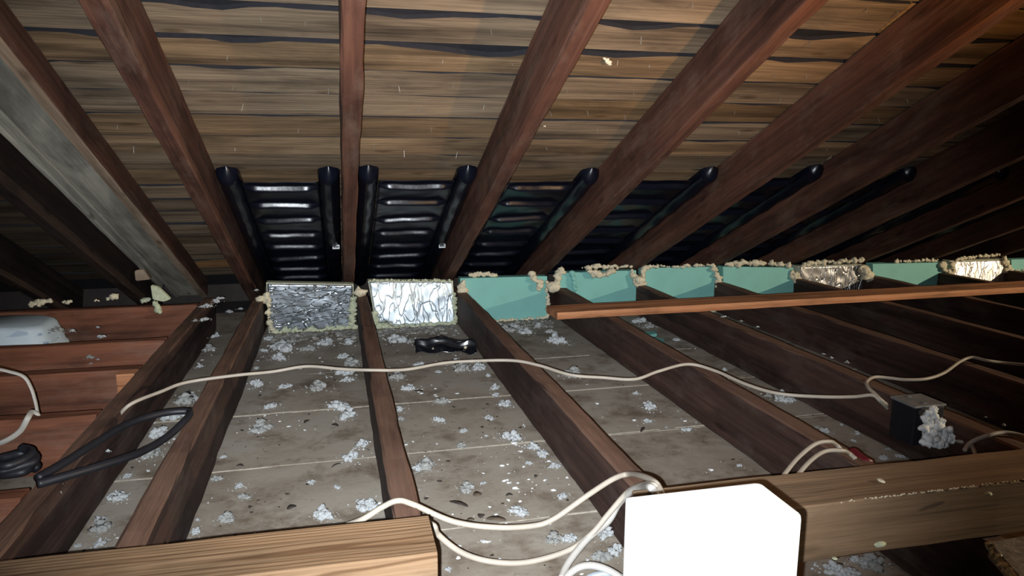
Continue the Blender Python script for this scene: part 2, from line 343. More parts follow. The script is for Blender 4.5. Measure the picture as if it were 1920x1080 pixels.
# ceiling: the roof boards on the rafters, split into rows with real gaps, roofing felt above
XL, XR = -4.2, 6.6
def sheathing():
    V = []; Fc = []; UV = []; TN = []; DARK = []
    s = -0.55
    # upper edges of the rows along the slope, from the photo near the middle
    pitch = 0.1195; rows = []
    e = 0.685/math.cos(RP); k0 = int((e+0.55)/pitch)
    start = e-k0*pitch
    i = 0
    while start+i*pitch < 3.3:
        a = start+i*pitch; rows.append((a, a+pitch)); i += 1
    for ri, (a, b) in enumerate(rows):
        gap = [0.006, 0.009, 0.005, 0.018, 0.007, 0.006, 0.014, 0.006][(ri*5+3) % 8]
        drop = rnd.uniform(0.0, 0.006); th = rnd.uniform(0.007, 0.014)
        x = XL-rnd.uniform(0, 1)
        x = XL; first = True
        while x < XR:
            L = rnd.choice([3, 4, 5, 6])*S*rnd.uniform(0.98, 1.02); x1 = min(x+L, XR+0.3)
            kk = round((x1)/S); x1 = min(kk*S-0.02, XR+0.3)
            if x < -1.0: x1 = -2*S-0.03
            if x1 <= x: x1 = x+S
            t = rnd.uniform(0.62, 1.12); warm = rnd.random()**1.6
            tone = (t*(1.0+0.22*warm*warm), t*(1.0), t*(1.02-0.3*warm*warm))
            if x < -1.0: tone = tuple(c*0.42 for c in tone)  # far-left boards: dimness beyond the flash painted into their tone
            elif rnd.random() < 0.08: tone = (1.55, 1.12, 0.75)
            n = max(2, int((x1-x)/0.05)); b0 = len(V); tilt = rnd.uniform(-0.003, 0.003); sd = rnd.uniform(0, 99); uo = rnd.uniform(0, 50)
            for q in range(n+1):
                xx = x+0.002+(x1-x-0.004)*q/n
                wa = noise.noise(Vector((xx*3, sd, 0)))*0.002
                wb = gap*(1.0+0.9*noise.noise(Vector((xx*9, sd, 3)))) + max(0, noise.noise(Vector((xx*5, sd, 7)))-0.12)*0.045
                sa = a+wa; sb = b-wb
                for (ss, oo) in ((sa, drop), (sb, drop+tilt), (sb, drop+tilt+th), (sa, drop+th)):
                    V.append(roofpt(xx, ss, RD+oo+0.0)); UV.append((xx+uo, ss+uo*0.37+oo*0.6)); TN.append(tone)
            for q in range(n):
                for j in range(4):
                    u = b0+q*4+j; v = b0+q*4+(j+1) % 4; Fc.append((u, v, v+4, u+4))
                    if j == 1: DARK.append(len(Fc)-1)
            Fc.append((b0+3, b0+2, b0+1, b0)); e_ = b0+n*4; Fc.append((e_, e_+1, e_+2, e_+3))
            x = x1
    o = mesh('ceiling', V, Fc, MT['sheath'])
    o.data.materials.append(MT['felt'])
    for i in DARK: o.data.polygons[i].material_index = 1
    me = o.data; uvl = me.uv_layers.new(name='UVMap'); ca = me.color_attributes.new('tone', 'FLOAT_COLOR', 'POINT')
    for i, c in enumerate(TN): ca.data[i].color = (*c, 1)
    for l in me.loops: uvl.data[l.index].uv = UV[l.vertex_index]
    tag(o, 'sloping underside of the roof, weathered boards laid across the rafters', 'ceiling', kind='structure')
    b = [roofpt(XL-1, -0.7, RD+0.0215), roofpt(XR+.3, -0.7, RD+0.0215), roofpt(XR+.3, 3.4, RD+0.0215), roofpt(XL-1, 3.4, RD+0.0215)]
    b += [v+SN*0.02 for v in b]
    f = mesh('roofing_felt', b, [(0,3,2,1),(4,5,6,7),(0,1,5,4),(1,2,6,5),(2,3,7,6),(3,0,4,7)], MT['felt'])
    f.parent = o; f['label'] = 'black felt showing through the gaps'
sheathing()
# floor: ceiling boards of the rooms below, with rough seams
fm = MB(); seams = [0.45, -0.22, -0.60, -0.955, -1.315, -1.69, -2.07, -2.45, -2.83, -3.3]
for a, b in zip(seams[:-1], seams[1:]):
    dz = rnd.uniform(-0.002, 0.002)
    fm.add(*box_vf(XL, XR, b+0.002, a-0.002, -JD-0.014, -JD+dz))
fm.add(*box_vf(XL, XR, -3.4, 0.45, -JD-0.03, -JD-0.0145))
fl = mesh('floor', fm.v, fm.f, MT['floor']); tag(fl, 'dusty ceiling boards of the rooms below, seen between the joists', 'floor', kind='structure')
sm = MB()
for y in seams[2:-1]:
    x = -0.6
    while x < 1.6:
        L = rnd.uniform(0.05, 0.3)
        if rnd.random() < 0.85:
            pts = [Vector((x+L*t, y+0.0018*math.sin(9*t+x)+rnd.uniform(-.001, .001)+ (x+L*t)*0.012, -JD+0.0005)) for t in (0, .33, .66, 1)]
            sm.add(*tube_vf(pts, rnd.uniform(0.0015, 0.0042), 6, 0.6, 4))
        x += L+rnd.uniform(0.0, 0.06)
so = mesh('plaster_seam', sm.v, sm.f, MT['seam']); so.parent = fl; so['label'] = 'pale ragged plaster squeezed up in the board seams'; so['kind'] = 'stuff'
# dark walls closing the eave and the far ends
for nm, a in (('wall_back', (XL, XR, 0.72, 0.76, -JD-.03, 0.12)), ('wall_right', (XR, XR+0.05, -3.4, 0.76, -JD-.03, 1.75)), ('wall_left', (XL-0.05, XL, -3.4, 0.76, -JD-.03, 1.75))):
    tag(mesh(nm, *box_vf(*a), MT['wall']), 'dark '+{'wall_back': 'soffit boarding behind the eave', 'wall_right': 'gable end to the right', 'wall_left': 'gable end to the left'}[nm], 'wall', kind='structure')
tag(mesh('floor', *box_vf(XL, XR, 0.45, 0.76, -JD-.03, -JD), MT['wall']), 'dark eave floor behind the foam blocks', 'floor', kind='structure')

# ------------------------------------------------------------------ rafters
bayname = {}
ROFF = {-2: -0.075, -1: -0.034, 0: -0.036, 1: -0.020, 2: -0.013, 3: 0.0085}
rl_ = {-3: 'dim red-brown rafter at the far left, low above the left stub joists',
 -2: 'dark rafter just left of the pale grey doubled beam, nearly lost in shadow',
 -1: 'reddish rafter between the pale grey doubled beam and the left black vent baffle',
 0: 'straight upright-looking rafter between the two black vent baffles with label tags',
 1: 'rafter with orange-lit underside right of the tagged vent baffles',
 2: 'broad dark red rafter with a round knot, second to the right of the orange-lit one’s bay',
 3: 'long brown rafter rising from the third teal foam block to the top right corner',
 4: 'dark rafter rising from the left end of the fourth teal foam block',
 5: 'dark rafter rising from the left end of the creased silver foil block at right',
 6: 'dark rafter rising between the creased foil block and the last whole teal block',
 7: 'dark rafter rising from the left end of the glaring white foil block',
 8: 'rafter above the far right end of the glaring white foil block',
 9: 'first rafter beyond the right edge of the picture', 10: 'second rafter beyond the right edge of the picture'}
rl_[2] = 'broad dark red rafter with a pale round knot, between orange-lit rafter and long brown one'
for k in range(-3, 10):
    x = k*S+ROFF.get(k, 0.0)
    beam('rafter', roofpt(x, -0.62, RD), roofpt(x, 3.3, RD), 2*T, RD, MT['rafter'] if k > -2 else MT['rafter_shaded'], rl_[k], 'rafter', 'roof rafters', upv=SN, seed=k+20, cham=0.004, wob=0.0022)
# doubled grey beam laid flat against the roof boards
root = empty('doubled_grey_beam', roofpt(-0.70, -0.3, 0.07), 'wide pale grey doubled beam with tan right edge crossing the upper left corner', 'beam')
def rbeam(name, x0, x1, o0, o1, s0, s1, mat, seed, root, label=None):
    V, Fc = beam_local(s1-s0, abs(x1-x0), o1-o0, seed, 0.002, 0.0012)
    xm = (x0+x1)/2; p0 = roofpt(xm, s0, o1); xx = SL; zz = SN; yy = zz.cross(xx)
    o = mesh(name, V, Fc, mat); Mx = Matrix((xx, yy, zz)).transposed().to_4x4(); Mx.translation = p0-root.location
    o.parent = root; o.matrix_local = Mx
    if label: o['label'] = label
    return o
rbeam('plank', -0.654, -0.688, 0.064, 0.137, -0.5, 1.98, MT['rafter'], 3, root, 'red-brown right-hand plank')
rbeam('edge_strip', -0.656, -0.682, 0.055, 0.0635, -0.5, 1.86, MT['pale'], 3, root, 'pale tan strip along the right edge')
rbeam('wide_board', -0.6885, -0.772, 0.066, 0.137, -0.5, 1.62, MT['grey'], 5, root, 'weathered grey board')
rbeam('end_board', -0.6885, -0.772, 0.074, 0.137, 1.625, 2.4, MT['rafter'], 6, root, 'brown board above the grey one')
rbeam('edge_strip', -0.7725, -0.786, 0.060, 0.137, -0.5, 2.4, MT['grey'], 8, root, 'pale grey left edge')
o = beam('roof_batten', roofpt(-0.826, -0.4, 0.125), roofpt(-0.826, 2.4, 0.125), 0.016, 0.045, MT['grey'], 'thin grey batten just left of the wide grey doubled beam', 'batten', upv=SN, seed=9)

# ------------------------------------------------------------------ joists
JOFF = {-1: 0.016, 0: 0.013, 1: 0.019, 2: 0.052, 3: 0.013, 4: -0.010}
jl_ = {-1: 'joist left of the dull foil block, running to the left foreground beam',
 0: 'joist between the dull foil block and the bright foil block',
 1: 'broad dark joist between the bright foil block and the first teal block',
 2: 'joist running from under the loose plank’s left end to behind the white post',
 3: 'joist with the black junction box fixed to its left side',
 4: 'joist under the kinked white cable at right, one bay beyond the junction box joist',
 5: 'dark joist below the creased foil block under the loose plank',
 6: 'dark joist below the last whole teal block at right',
 7: 'dark joist below the glaring white foil block', 8: 'dark joist at the right edge beyond the glaring foil block', 9: 'last dark joist at the far right'}
for k in range(-1, 10):
    x = k*S+JOFF.get(k, 0.0)
    beam('ceiling_joist', (x, 0.12, 0), (x, -3.3, 0), 2*T, JD-0.0015, MT['joist'], jl_[k], 'joist', 'ceiling joists running to the eave', seed=k+50, cham=0.004, wob=0.0022)
beam('trimmer_joist', (-0.586, 0.1, -0.002), (-0.586, -3.3, -0.002), 0.041, JD-0.0035, MT['joist'], 'dark green-brown trimmer joist that the left stub joists butt against', 'joist', seed=81, wob=0.002)
stub = [(-0.02, 'topmost stub joist at left, with foam lumps along its top'),
 (-0.575, 'stub joist in front of the pale blue housing at left'),
 (-0.89, 'stub joist at left with a small light block at its right end'),
 (-1.25, 'stub joist behind the flat white cable at left, red-brown face'),
 (-1.655, 'lowest stub joist at left, mostly hidden by the black cable')]
for i, (y, lb) in enumerate(stub):
    beam('stub_joist', (XL, y+0.02, -0.001), (-0.6085, y+0.02-0.012, -0.001), 0.04, JD-0.003, MT['stub'], lb, 'joist', 'short stub joists at left', seed=90+i, wob=0.0022)
mb = bevbox_vf(-0.655, -0.611, -0.935, -0.896, -0.085, -0.004, 0.002)
tag(mesh('wood_block', *mb, MT['lath'], origin=(-0.633, -0.915, -0.05)), 'small light wood block at the right end of the middle left stub joist', 'block')

# ------------------------------------------------------------------ foreground lumber and post
def xbeam(name, x0, x1, yb, yf, ztop, zbot, mat, label, seed):
    yc = (yb+yf)/2
    return beam(name, (x0, yc, ztop), (x1, yc-0.008*(x1-x0), ztop), abs(yb-yf), ztop-zbot, mat, label, 'beam', 'lumber laid across the joists in front', seed=seed, cham=0.0025, wob=0.0012)
xbeam('cross_beam', -0.62, 0.026, -2.045, -2.143, 0.089, 0.0035, MT['new'], 'tan beam with bold wood grain at the bottom left, cut end to the right', 3)
xbeam('cross_beam', 0.322, 1.95, -2.046, -2.146, 0.089, 0.0035, MT['old'], 'brown weathered beam behind and right of the bright white post', 5)
V, Fc = bevbox_vf(0.172, 0.314, -2.437, -2.368, -JD+0.001, 0.252, 0.006)
tag(mesh('white_post', V, Fc, MT['white'], origin=(0.243, -2.40, -JD), smooth=False), 'glaring white rectangular post standing in the foreground', 'post')
# loose plank across the joists
def plank():
    a = Vector((0.655, -0.605, 0.028)); b = Vector((4.4, -0.505, 0.028))
    return beam('loose_plank', a+Vector((0, 0.066, 0)), b+Vector((0, 0.066, 0)), 0.125, 0.025, MT['lath'], 'long narrow orange-brown plank lying across the joists in front of the teal blocks', 'plank', seed=12, cham=0.0015, wob=0.001)
plank()

# ================================================================== VENT BAFFLES
def make_baffle(x0, x1, label, seed, tagpos=None, top=0.78):
    """black plastic chute between two rafters: ribbed panel, two domed side channels"""
    root = empty('vent_baffle', roofpt((x0+x1)/2, 0.2, 0.11), label, 'vent baffle', 'black vent baffles under the roof boards')
    rr = random.Random(seed); ch = 0.066; xa, xb = x0+ch, x1-ch
    # ribbed panel: profile along the slope; bulging rounded ribs
    ribs = []; s = top-0.085
    while s > -0.55: ribs.append(s); s -= rr.uniform(0.145, 0.175)
    ns = 800; nx = 24; V = []; Fc = []
    for i in range(ns+1):
        s = top-0.055-(top+0.5-0.055)*i/ns
        for j in range(nx+1):
            t = j/nx; x = xa+(xb-xa)*t
            edge = min(1, min(t, 1-t)/0.14)
            h = 0
            for ri, rs in enumerate(ribs):
                c = rs + 0.006*math.sin(t*3.1+ri)*(1 if ri % 2 else -1)+ (1-edge)*-0.010
                d = (s-c)/0.0105
                if abs(d) < 1: h = max(h, (0.5+0.5*math.cos(PI*d))*0.019*(0.2+0.8*edge))
            h += 0.003*noise.noise(Vector((x*14, s*14, seed)))
            V.append(roofpt(x, s, 0.105-h))
    for i in range(ns):
        for j in range(nx):
            a = i*(nx+1)+j; Fc.append((a, a+1, a+nx+2, a+nx+1))
    b0 = len(V)
    p = child('ribbed_panel', V, Fc, MT['baffle'], root, True)
    md = p.modifiers.new('thickness', 'SOLIDIFY'); md.thickness = 0.0015
    # side channels with dome ends
    for k, (cx, w_) in enumerate(((x0+ch/2+0.001, ch), (x1-ch/2-0.001, ch))):
        V = []; Fc = []; n = 90; m = 12
        for i in range(n+1):
            t = i/n; s = top+0.02-(top+0.52)*t; dd = (top+0.02)-s
            taper = math.sqrt(max(0, 1-(1-min(1, dd/0.035))**2)) if dd < 0.035 else 1
            step = 0.002*math.cos(s*2*PI/0.16)
            for j in range(m+1):
                q = PI*j/m; V.append(roofpt(cx-math.cos(q)*w_/2*max(0.02, taper), s, 0.125-(0.045+step)*math.sin(q)*taper))
        for i in range(n):
            for j in range(m):
                a = i*(m+1)+j; Fc.append((a, a+1, a+m+2, a+m+1))
        c = child('side_channel', V, Fc, MT['baffle'], root, True)
    if tagpos:
        c = tagpos
        lb = MB(); hw, hh = 0.013, 0.008
        ex = Vector((1, 0, 0)); UPV = Vector((0, 0.15, 1)).normalized(); BK = Vector((0, 1, -0.15)).normalized()
        q = [c-ex*hw-UPV*hh, c+ex*hw-UPV*hh, c+ex*hw+UPV*hh, c-ex*hw+UPV*hh]
        lb.add(q+[v+BK*0.0008 for v in q], [(0,1,2,3),(7,6,5,4),(0,4,5,1),(1,5,6,2),(2,6,7,3),(3,7,4,0)])
        lo = child('label_tag', lb.v, lb.f, MT['tag'], root); lo['label'] = 'small white label with a row of dark bars'
        ib = MB()
        for i in range(9):
            xx = -0.0095+i*0.0022; wd = 0.0005+0.0004*((i*7) % 3)
            b = [c+ex*(xx-wd)-UPV*0.0035-BK*0.0006, c+ex*(xx+wd)-UPV*0.0035-BK*0.0006, c+ex*(xx+wd)+UPV*0.004-BK*0.0006, c+ex*(xx-wd)+UPV*0.004-BK*0.0006]
            ib.add(b+[v+BK*0.0003 for v in b], [(0,1,2,3),(7,6,5,4),(0,4,5,1),(1,5,6,2),(2,6,7,3),(3,7,4,0)])
        k = child('print', ib.v, ib.f, MT['ink'], lo)
        
    return root
def rx(k): return k*S+ROFF.get(k, 0.0)
names = ['left black vent baffle, between the reddish rafter and the upright one', 'black vent baffle right of the upright rafter, with a white tag at its lower right',
 'black vent baffle above the first teal block', 'black vent baffle above the second teal block', 'black vent baffle above the third teal block',
 'black vent baffle above the fourth teal block', 'black vent baffle above the creased foil block at right', 'black vent baffle above the last whole teal block', 'black vent baffle above the glaring foil block']
tags = {-1: groof(630, 463, 0.078), 0: groof(829, 461, 0.078)}
for i, k in enumerate(range(-1, 8)):
    make_baffle(rx(k)+T+0.003, rx(k+1)-T-0.003, names[i], 7+i, tags.get(k), top=0.80+[0.0, 0.01, -.01, 0.0, .02, 0, .01, 0, 0][i])

# ================================================================== EAVE BLOCKS
def block(corners, mat, label, name, seed, beads, core=True, tilt=0.0, facing=None, th=0.05, z1=None):
    """corners: tl, tr, br, bl as (x,z) on the face plane; a foam block with its facing and foam beads"""
    tl, tr, br, bl = corners
    cx = (tl[0]+tr[0])/2; root = empty(name, (cx, 0.02, -JD), label, 'insulation block', 'foam blocks closing the bays at the eave')
    nx, nz = 44, 24; V = []; Fc = []; zmid = -0.04
    def P(u, v, y):   # u right, v up
        x = (bl[0]*(1-u)+br[0]*u)*(1-v)+(tl[0]*(1-u)+tr[0]*u)*v
        z = (bl[1]*(1-u)+br[1]*u)*(1-v)+(tl[1]*(1-u)+tr[1]*u)*v
        return Vector((x, y+(z-zmid)*math.tan(tilt), z))
    b = [P(0,0,0.002), P(1,0,0.002), P(1,0,th), P(0,0,th), P(0,1,0.002), P(1,1,0.002), P(1,1,th), P(0,1,th)]
    child('foam_core', b, [(0,3,2,1),(4,5,6,7),(0,1,5,4),(1,2,6,5),(2,3,7,6),(3,0,4,7)], MT['core'] if facing else mat, root)
    if facing:
        for j in range(nz+1):
            for i in range(nx+1):
                u, v = i/nx, j/nz; p = P(0.012+u*0.976, 0.03+v*0.955, 0)
                amp = facing[1]
                dy = amp*noise.noise(Vector((p.x*22+seed, p.z*22, seed)))+amp*0.6*noise.noise(Vector(((p.x+p.z*0.8)*60, (p.z-p.x)*14, seed+4)))
                p.y += -0.0025-abs(amp)*0.9+dy
                if facing[2]:   # ragged lower edge
                    if j == 0: p.z += 0.016*abs(noise.noise(Vector((p.x*30, seed, 1))))+ (0.05*max(0, 0.22-u)/0.22 if facing[2] > 1 else 0)
                    if j == 1: p.z += 0.012*abs(noise.noise(Vector((p.x*30, seed, 1))))+ (0.044*max(0, 0.22-u)/0.22 if facing[2] > 1 else 0)
                V.append(p)
        for j in range(nz):
            for i in range(nx):
                a = j*(nx+1)+i; Fc.append((a, a+1, a+nx+2, a+nx+1))
        f = child('foil_facing', V, Fc, facing[0], root, True); md = f.modifiers.new('t', 'SOLIDIFY'); md.thickness = 0.0006; md.offset = 1
    for bi, (path, r, mt) in enumerate(beads):
        pts = [P(u, v, y) for (u, v, y) in path]
        vv, ff = bead_vf(pts, r, seed*7+bi)
        # keep the bead off the floor
        vv = [Vector((p.x, p.y, max(p.z, -JD+0.0015))) for p in vv]
        child('spray_foam_bead', vv, ff, MT[mt], root, True)
    return root
def cz(q): 
    out = []
    for (x, y) in q:
        p = gy(x, y, 0.0); out.append((p.x, max(p.z, -JD+0.002)))
    return out
block(cz([(499,530),(663,533),(664,625),(504,625)]), None, 'dull crinkled foil block, leftmost at the eave', 'foil_faced_block', 1,
      [([(-0.03,0.62,0),(0.0,0.75,-.005),(0.01,0.4,-.005),(0.05,0.02,-.005)],0.0105,'foam'),([(0.04,0.02,-.004),(0.3,0.03,-.004),(0.6,0.02,-.004),(1,0.05,-.004)],0.0125,'foam2'),
       ([(0.98,0.05,-.004),(0.99,0.4,-.006),(1.0,0.7,-.002)],0.0125,'foam2')], facing=(MT['foil_dull'], 0.0012, 0))
block(cz([(690,527),(850,528),(854,618),(706,618)]), None, 'bright crumpled foil block, second from the left at the eave', 'foil_faced_block', 2,
      [([(0.0,0.35,0),(0.02,0.1,-.004),(0.1,0.02,-.004),(0.5,0.0,-.004),(0.98,0.02,-.004)],0.0125,'foam2'),([(1.0,0.05,-.002),(1.0,0.45,-.002),(1.0,0.7,-.002)],0.009,'foam2'),
       ([(0.0,1.0,0.002),(0.3,1.02,0.002),(0.7,1.02,.002),(1.0,1.0,0.002)],0.006,'foam2')], tilt=math.radians(4), facing=(MT['foil_bright'], 0.0030, 2))
block(cz([(863,522),(1026,518),(1028,606),(868,610)]), MT['teal'], 'first teal foam block, right of the bright foil block', 'teal_foam_block', 3,
      [([(0.03,0.95,-.003),(0.0,0.75,-.003),(0.0,0.5,-.003)],0.015,'foam'),([(0.12,1.05,0.01),(0.25,1.08,0.01),(0.42,1.04,0.01)],0.009,'foam'),([(0.80,1.1,0),(0.85,0.95,-.01),(0.9,0.86,-.012),(0.87,0.72,-.012)],0.011,'foam'),
       ([(0.25,0.0,-.002),(0.6,0.03,-.003),(0.98,0.06,-.003),(1.0,0.4,-.003),(0.99,0.85,-.002)],0.0085,'foam')])
block(cz([(1046,512),(1193,507),(1195,598),(1050,602)]), MT['teal'], 'second teal foam block, above the loose plank’s left end', 'teal_foam_block', 4,
      [([(-0.02,0.62,-.004),(0.0,0.9,-.004),(0.05,1.05,0)],0.0125,'foam'),([(0.17,1.05,-.006),(0.18,0.85,-.01),(0.19,0.6,-.01)],0.009,'teal'),([(0.38,1.02,-.01),(0.5,0.93,-.016),(0.62,0.97,-.016),(0.72,1.02,-.01)],0.013,'foam'),
       ([(0.3,1.08,0.008),(0.6,1.1,0.01),(0.95,1.08,0.008)],0.011,'foam'),([(0.94,1.0,-.004),(0.98,0.8,-.006),(1.03,0.72,-.006)],0.012,'foam'),
       ([(0.4,0.02,-.006),(0.7,0.04,-.006),(0.98,0.04,-.006)],0.0125,'foam')])
block(cz([(1205,503),(1345,500),(1347,592),(1208,594)]), MT['teal'], 'third teal foam block, third to the right of the bright foil', 'teal_foam_block', 5,
      [([(0.0,0.6,-.004),(0.0,0.9,-.004),(0.1,1.04,0),(0.5,1.03,0),(0.93,1.04,0)],0.010,'foam'),([(0.92,1.03,-.004),(0.99,0.8,-.008),(0.97,0.55,-.012)],0.011,'foam'),([(0.86,0.05,-.012),(0.95,0.03,-.012)],0.018,'foam')])
block(cz([(1356,500),(1488,502),(1488,585),(1358,588)]), MT['teal'], 'fourth teal foam block, left of the creased silver foil', 'teal_foam_block', 6,
      [([(0.05,1.07,0.004),(0.5,1.1,0.004),(0.95,1.05,0.004)],0.0125,'foam'),([(0.97,0.95,-.003),(0.98,0.75,-.003),(1.05,0.62,-.004)],0.009,'foam')])
block(cz([(1497,499),(1617,496),(1617,580),(1498,582)]), None, 'creased silver foil block right of the four teal blocks', 'foil_faced_block', 7,
      [([(0.02,0.95,0.0),(0.2,1.06,0.002),(0.6,1.08,0.002),(1.0,1.12,0.002)],0.012,'foam'),([(0.95,0.95,-.02),(1.05,0.7,-.02),(1.08,0.62,-.014)],0.020,'foam'),([(0.0,0.65,-.003),(-0.02,0.8,-.003)],0.010,'foam')], facing=(MT['foil_crease'], 0.0030, 0))
block(cz([(1637,495),(1773,492),(1773,572),(1638,575)]), MT['teal'], 'last whole teal foam block, between the two right-hand foil blocks', 'teal_foam_block', 8,
      [([(0.3,1.05,0.006),(0.6,1.05,0.006),(0.9,1.06,0.006)],0.009,'foam'),([(0.93,1.03,-.004),(1.0,0.75,-.010),(1.1,0.75,-.006)],0.015,'foam')])
block(cz([(1786,490),(1890,487),(1890,565),(1787,568)]), None, 'glaring white foil block near the right edge at the eave', 'foil_faced_block', 9,
      [([(0.0,0.7,-.003),(0.05,0.95,-.003),(0.3,1.08,0.0),(0.9,1.12,0.0)],0.0115,'foam'),([(0.93,1.0,-.008),(1.0,0.8,-.012),(1.03,0.55,-.006)],0.018,'foam')], tilt=math.radians(9), facing=(MT['foil_warm'], 0.0015, 0))
block(cz([(1897,487),(1990,484),(1990,560),(1898,563)]), MT['teal'], 'teal foam block cut off by the right edge of the picture', 'teal_foam_block', 10,
      [([(0.05,0.7,-.002),(0.4,0.68,-.002),(0.9,0.66,-.002)],0.007,'foam')])

# spray foam lumps on joist tops between the blocks, and along the first stub joist
def lump(path, r, label, seed, mat='foam', name='spray_foam_lump', grp='lumps of spray foam'):
    V, Fc = bead_vf(path, r, seed); c = sum((Vector(p) for p in path), Vector())/len(path)
    return tag(mesh(name, V, Fc, MT[mat], origin=c, smooth=True), label, 'spray foam', grp)
def L3(lst, Y): return [gy(x, y, Y) for x, y in lst]
lump(L3([(668,548),(680,548)], -0.015), 0.015, 'cream foam lump capping the joist between the two left foil blocks', 1)
lump(L3([(484,562),(492,558)], -0.01), 0.010, 'small foam lump at the left end of the dull foil block', 2)
lump(L3([(1030,540),(1036,532),(1042,540)], -0.01), 0.019, 'cream foam lump between the first and second teal blocks', 3)
lump(L3([(1194,532),(1202,524)], -0.012), 0.018, 'cream foam lump between the second and third teal blocks', 4)
lump(L3([(1349,523),(1353,530)], -0.01), 0.012, 'thin foam lump between the third and fourth teal blocks', 5)
lump(L3([(1490,520),(1494,512)], -0.01), 0.010, 'foam string between the fourth teal block and the creased foil block', 6)
Y1 = 0.0
lump(L3([(58,571),(75,568),(97,564)], Y1), 0.010, 'long foam lump, leftmost on the topmost stub joist', 10)
lump(L3([(118,566),(132,566)], Y1), 0.009, 'oval foam lump, second from the left on the topmost stub joist', 11)
lump(L3([(177,563),(186,563)], Y1), 0.006, 'flat small foam lump in the middle of the topmost stub joist', 12)
lump(L3([(200,561),(213,557),(220,555)], Y1), 0.010, 'pale foam lump left of the greenish foam wedge', 13)
lump(L3([(265,565),(276,563)], Y1), 0.010, 'greenish foam dab just left of the foam wedge', 14, 'foam2')
# foam wedge
def wedge(px, Y0, Y1_, mat, label, name, cat='foam offcut', grp=None):
    a = [gy(x, y, Y0) for x, y in px]; d = Vector((0, Y1_-Y0, 0)); b = [v+d for v in a]; n = len(a)
    f = [tuple(range(n)), tuple(reversed(range(n, 2*n)))]+[(i, i+n, (i+1) % n+n, (i+1) % n) for i in range(n)]
    bmx = bmesh.new(); vs_ = [bmx.verts.new(p) for p in a+b]
    for q in f: bmx.faces.new([vs_[i] for i in q])
    bmesh.ops.recalc_face_normals(bmx, faces=bmx.faces); bmesh.ops.bevel(bmx, geom=list(bmx.edges), offset=0.003, segments=2, affect='EDGES')
    bmx.verts.index_update(); V = [v.co.copy() for v in bmx.verts]; Fc = [tuple(l.index for l in q.verts) for q in bmx.faces]; bmx.free()
    c = sum(a, Vector())/n
    return tag(mesh(name, V, Fc, MT[mat], origin=c), label, cat, grp)
wedge([(282,535),(296,538),(320,561),(306,566),(286,562)], -0.03, -0.005, 'foam2', 'yellow-green foam wedge standing on the topmost stub joist', 'foam_wedge')
lump(L3([(289,566),(294,576),(299,586)], -0.035), 0.009, 'ragged foam drip hanging below the yellow-green foam wedge', 16, 'foam2')
wedge([(252,508),(268,504),(282,524),(254,527)], 0.12, 0.16, 'pale', 'faint tan wood scrap behind the yellow-green foam wedge', 'wood_scrap', 'wood scrap')

# ================================================================== OBJECTS ON THE LEFT
# pale blue plastic housing between the first two stub joists
def housing():
    cx, cy = -1.16, -0.34; root = empty('plastic_housing', (cx, cy, -JD), 'pale blue plastic housing sitting between the upper two left stub joists', 'housing')
    V = []; Fc = []
    prof = [(-JD+0.002, 0.185, 0.135), (-0.06, 0.183, 0.132), (-0.052, 0.176, 0.125), (0.014, 0.158, 0.108), (0.022, 0.150, 0.10), (0.026, 0.14, 0.09)]
    n = 32
    def sq(a, rx_, ry_):
        c, s = math.cos(a), math.sin(a); p = 5.0
        k = (abs(c)**p+abs(s)**p)**(-1/p); return c*k*rx_, s*k*ry_
    for (z, rx_, ry_) in prof:
        for i in range(n):
            x, y = sq(2*PI*i/n+PI/n, rx_, ry_); V.append((cx+x, cy+y, z+ (0.006*math.sin((x+0.1)*14) if z > 0 else 0)))
    for j in range(len(prof)-1):
        for i in range(n): Fc.append((j*n+i, j*n+(i+1) % n, (j+1)*n+(i+1) % n, (j+1)*n+i))
    Fc.append(tuple(range((len(prof)-1)*n, len(prof)*n))); Fc.append(tuple(reversed(range(n))))
    child('housing_body', V, Fc, MT['blue'], root, True)
    m = MB()
    for i, z in enumerate((-0.035,)):
        pts = []
        for q in range(n+1):
            x, y = sq(2*PI*q/n+PI/n, 0.171, 0.120); pts.append((cx+x, cy+y, z))
        m.add(*tube_vf(pts, 0.0025, 6, 1, 2))
    child('rim_bead', m.v, m.f, MT['blue'], root, True)
    m = MB(); m.add(*tube_vf([(cx+0.02, cy-0.125, -0.045), (cx-0.03, cy-0.132, -0.012), (cx-0.08, cy-0.130, -0.035)], 0.006, 8))
    child('clip', m.v, m.f, MT['blackcable'], root, True)
housing()
# flat white cable hanging in front of the left stub joists
def cable(name, pts, r, mat, label, grp=None, flat=1.0, n=12, cat='cable'):
    V, Fc = tube_vf(pts, r, 12, flat, n); c = Vector(pts[len(pts)//2])
    return tag(mesh(name, V, Fc, MT[mat], origin=c, smooth=True), label, cat, grp)
cable('flat_cable', L3([(-14,690),(14,696),(44,706),(58,727),(66,752),(70,772)], -1.31)+L3([(71,776),(60,772)], -1.33)+L3([(52,784),(38,808),(12,826),(-20,838)], -1.36), 0.0058, 'cable2', 'flat white cable kinked in front of the left stub joists', None, 0.5)
# black cable loop
bl = [gz(70,897,0.03), gz(120,868,0.03), gz(180,830,0.03), gz(240,795,0.022), gz(300,776,0.016), gz(345,771,0.012), gz(356,775,0.010), gz(345,790,0.010), gz(312,820,0.0), gz(270,845,0.005), gz(225,862,0.018), gz(150,885,0.028), gz(70,908,0.03)]
cable('black_cable', bl, 0.0075, 'blackcable', 'thick black cable looping from the lower left onto a joist')
cl = []
for i in range(34):
    a = i*0.62; c0 = gz(28, 872, 0.03); cl.append(c0+Vector((math.cos(a)*(0.028+0.004*math.sin(i)), 0.030*math.sin(a)+0.004*math.cos(i*1.7), 0.0009*i-0.012)))
cable('black_cable_coil', cl, 0.0075, 'blackcable', 'dark tangle of black cable at the left edge above the lowest stub joist', n=5)

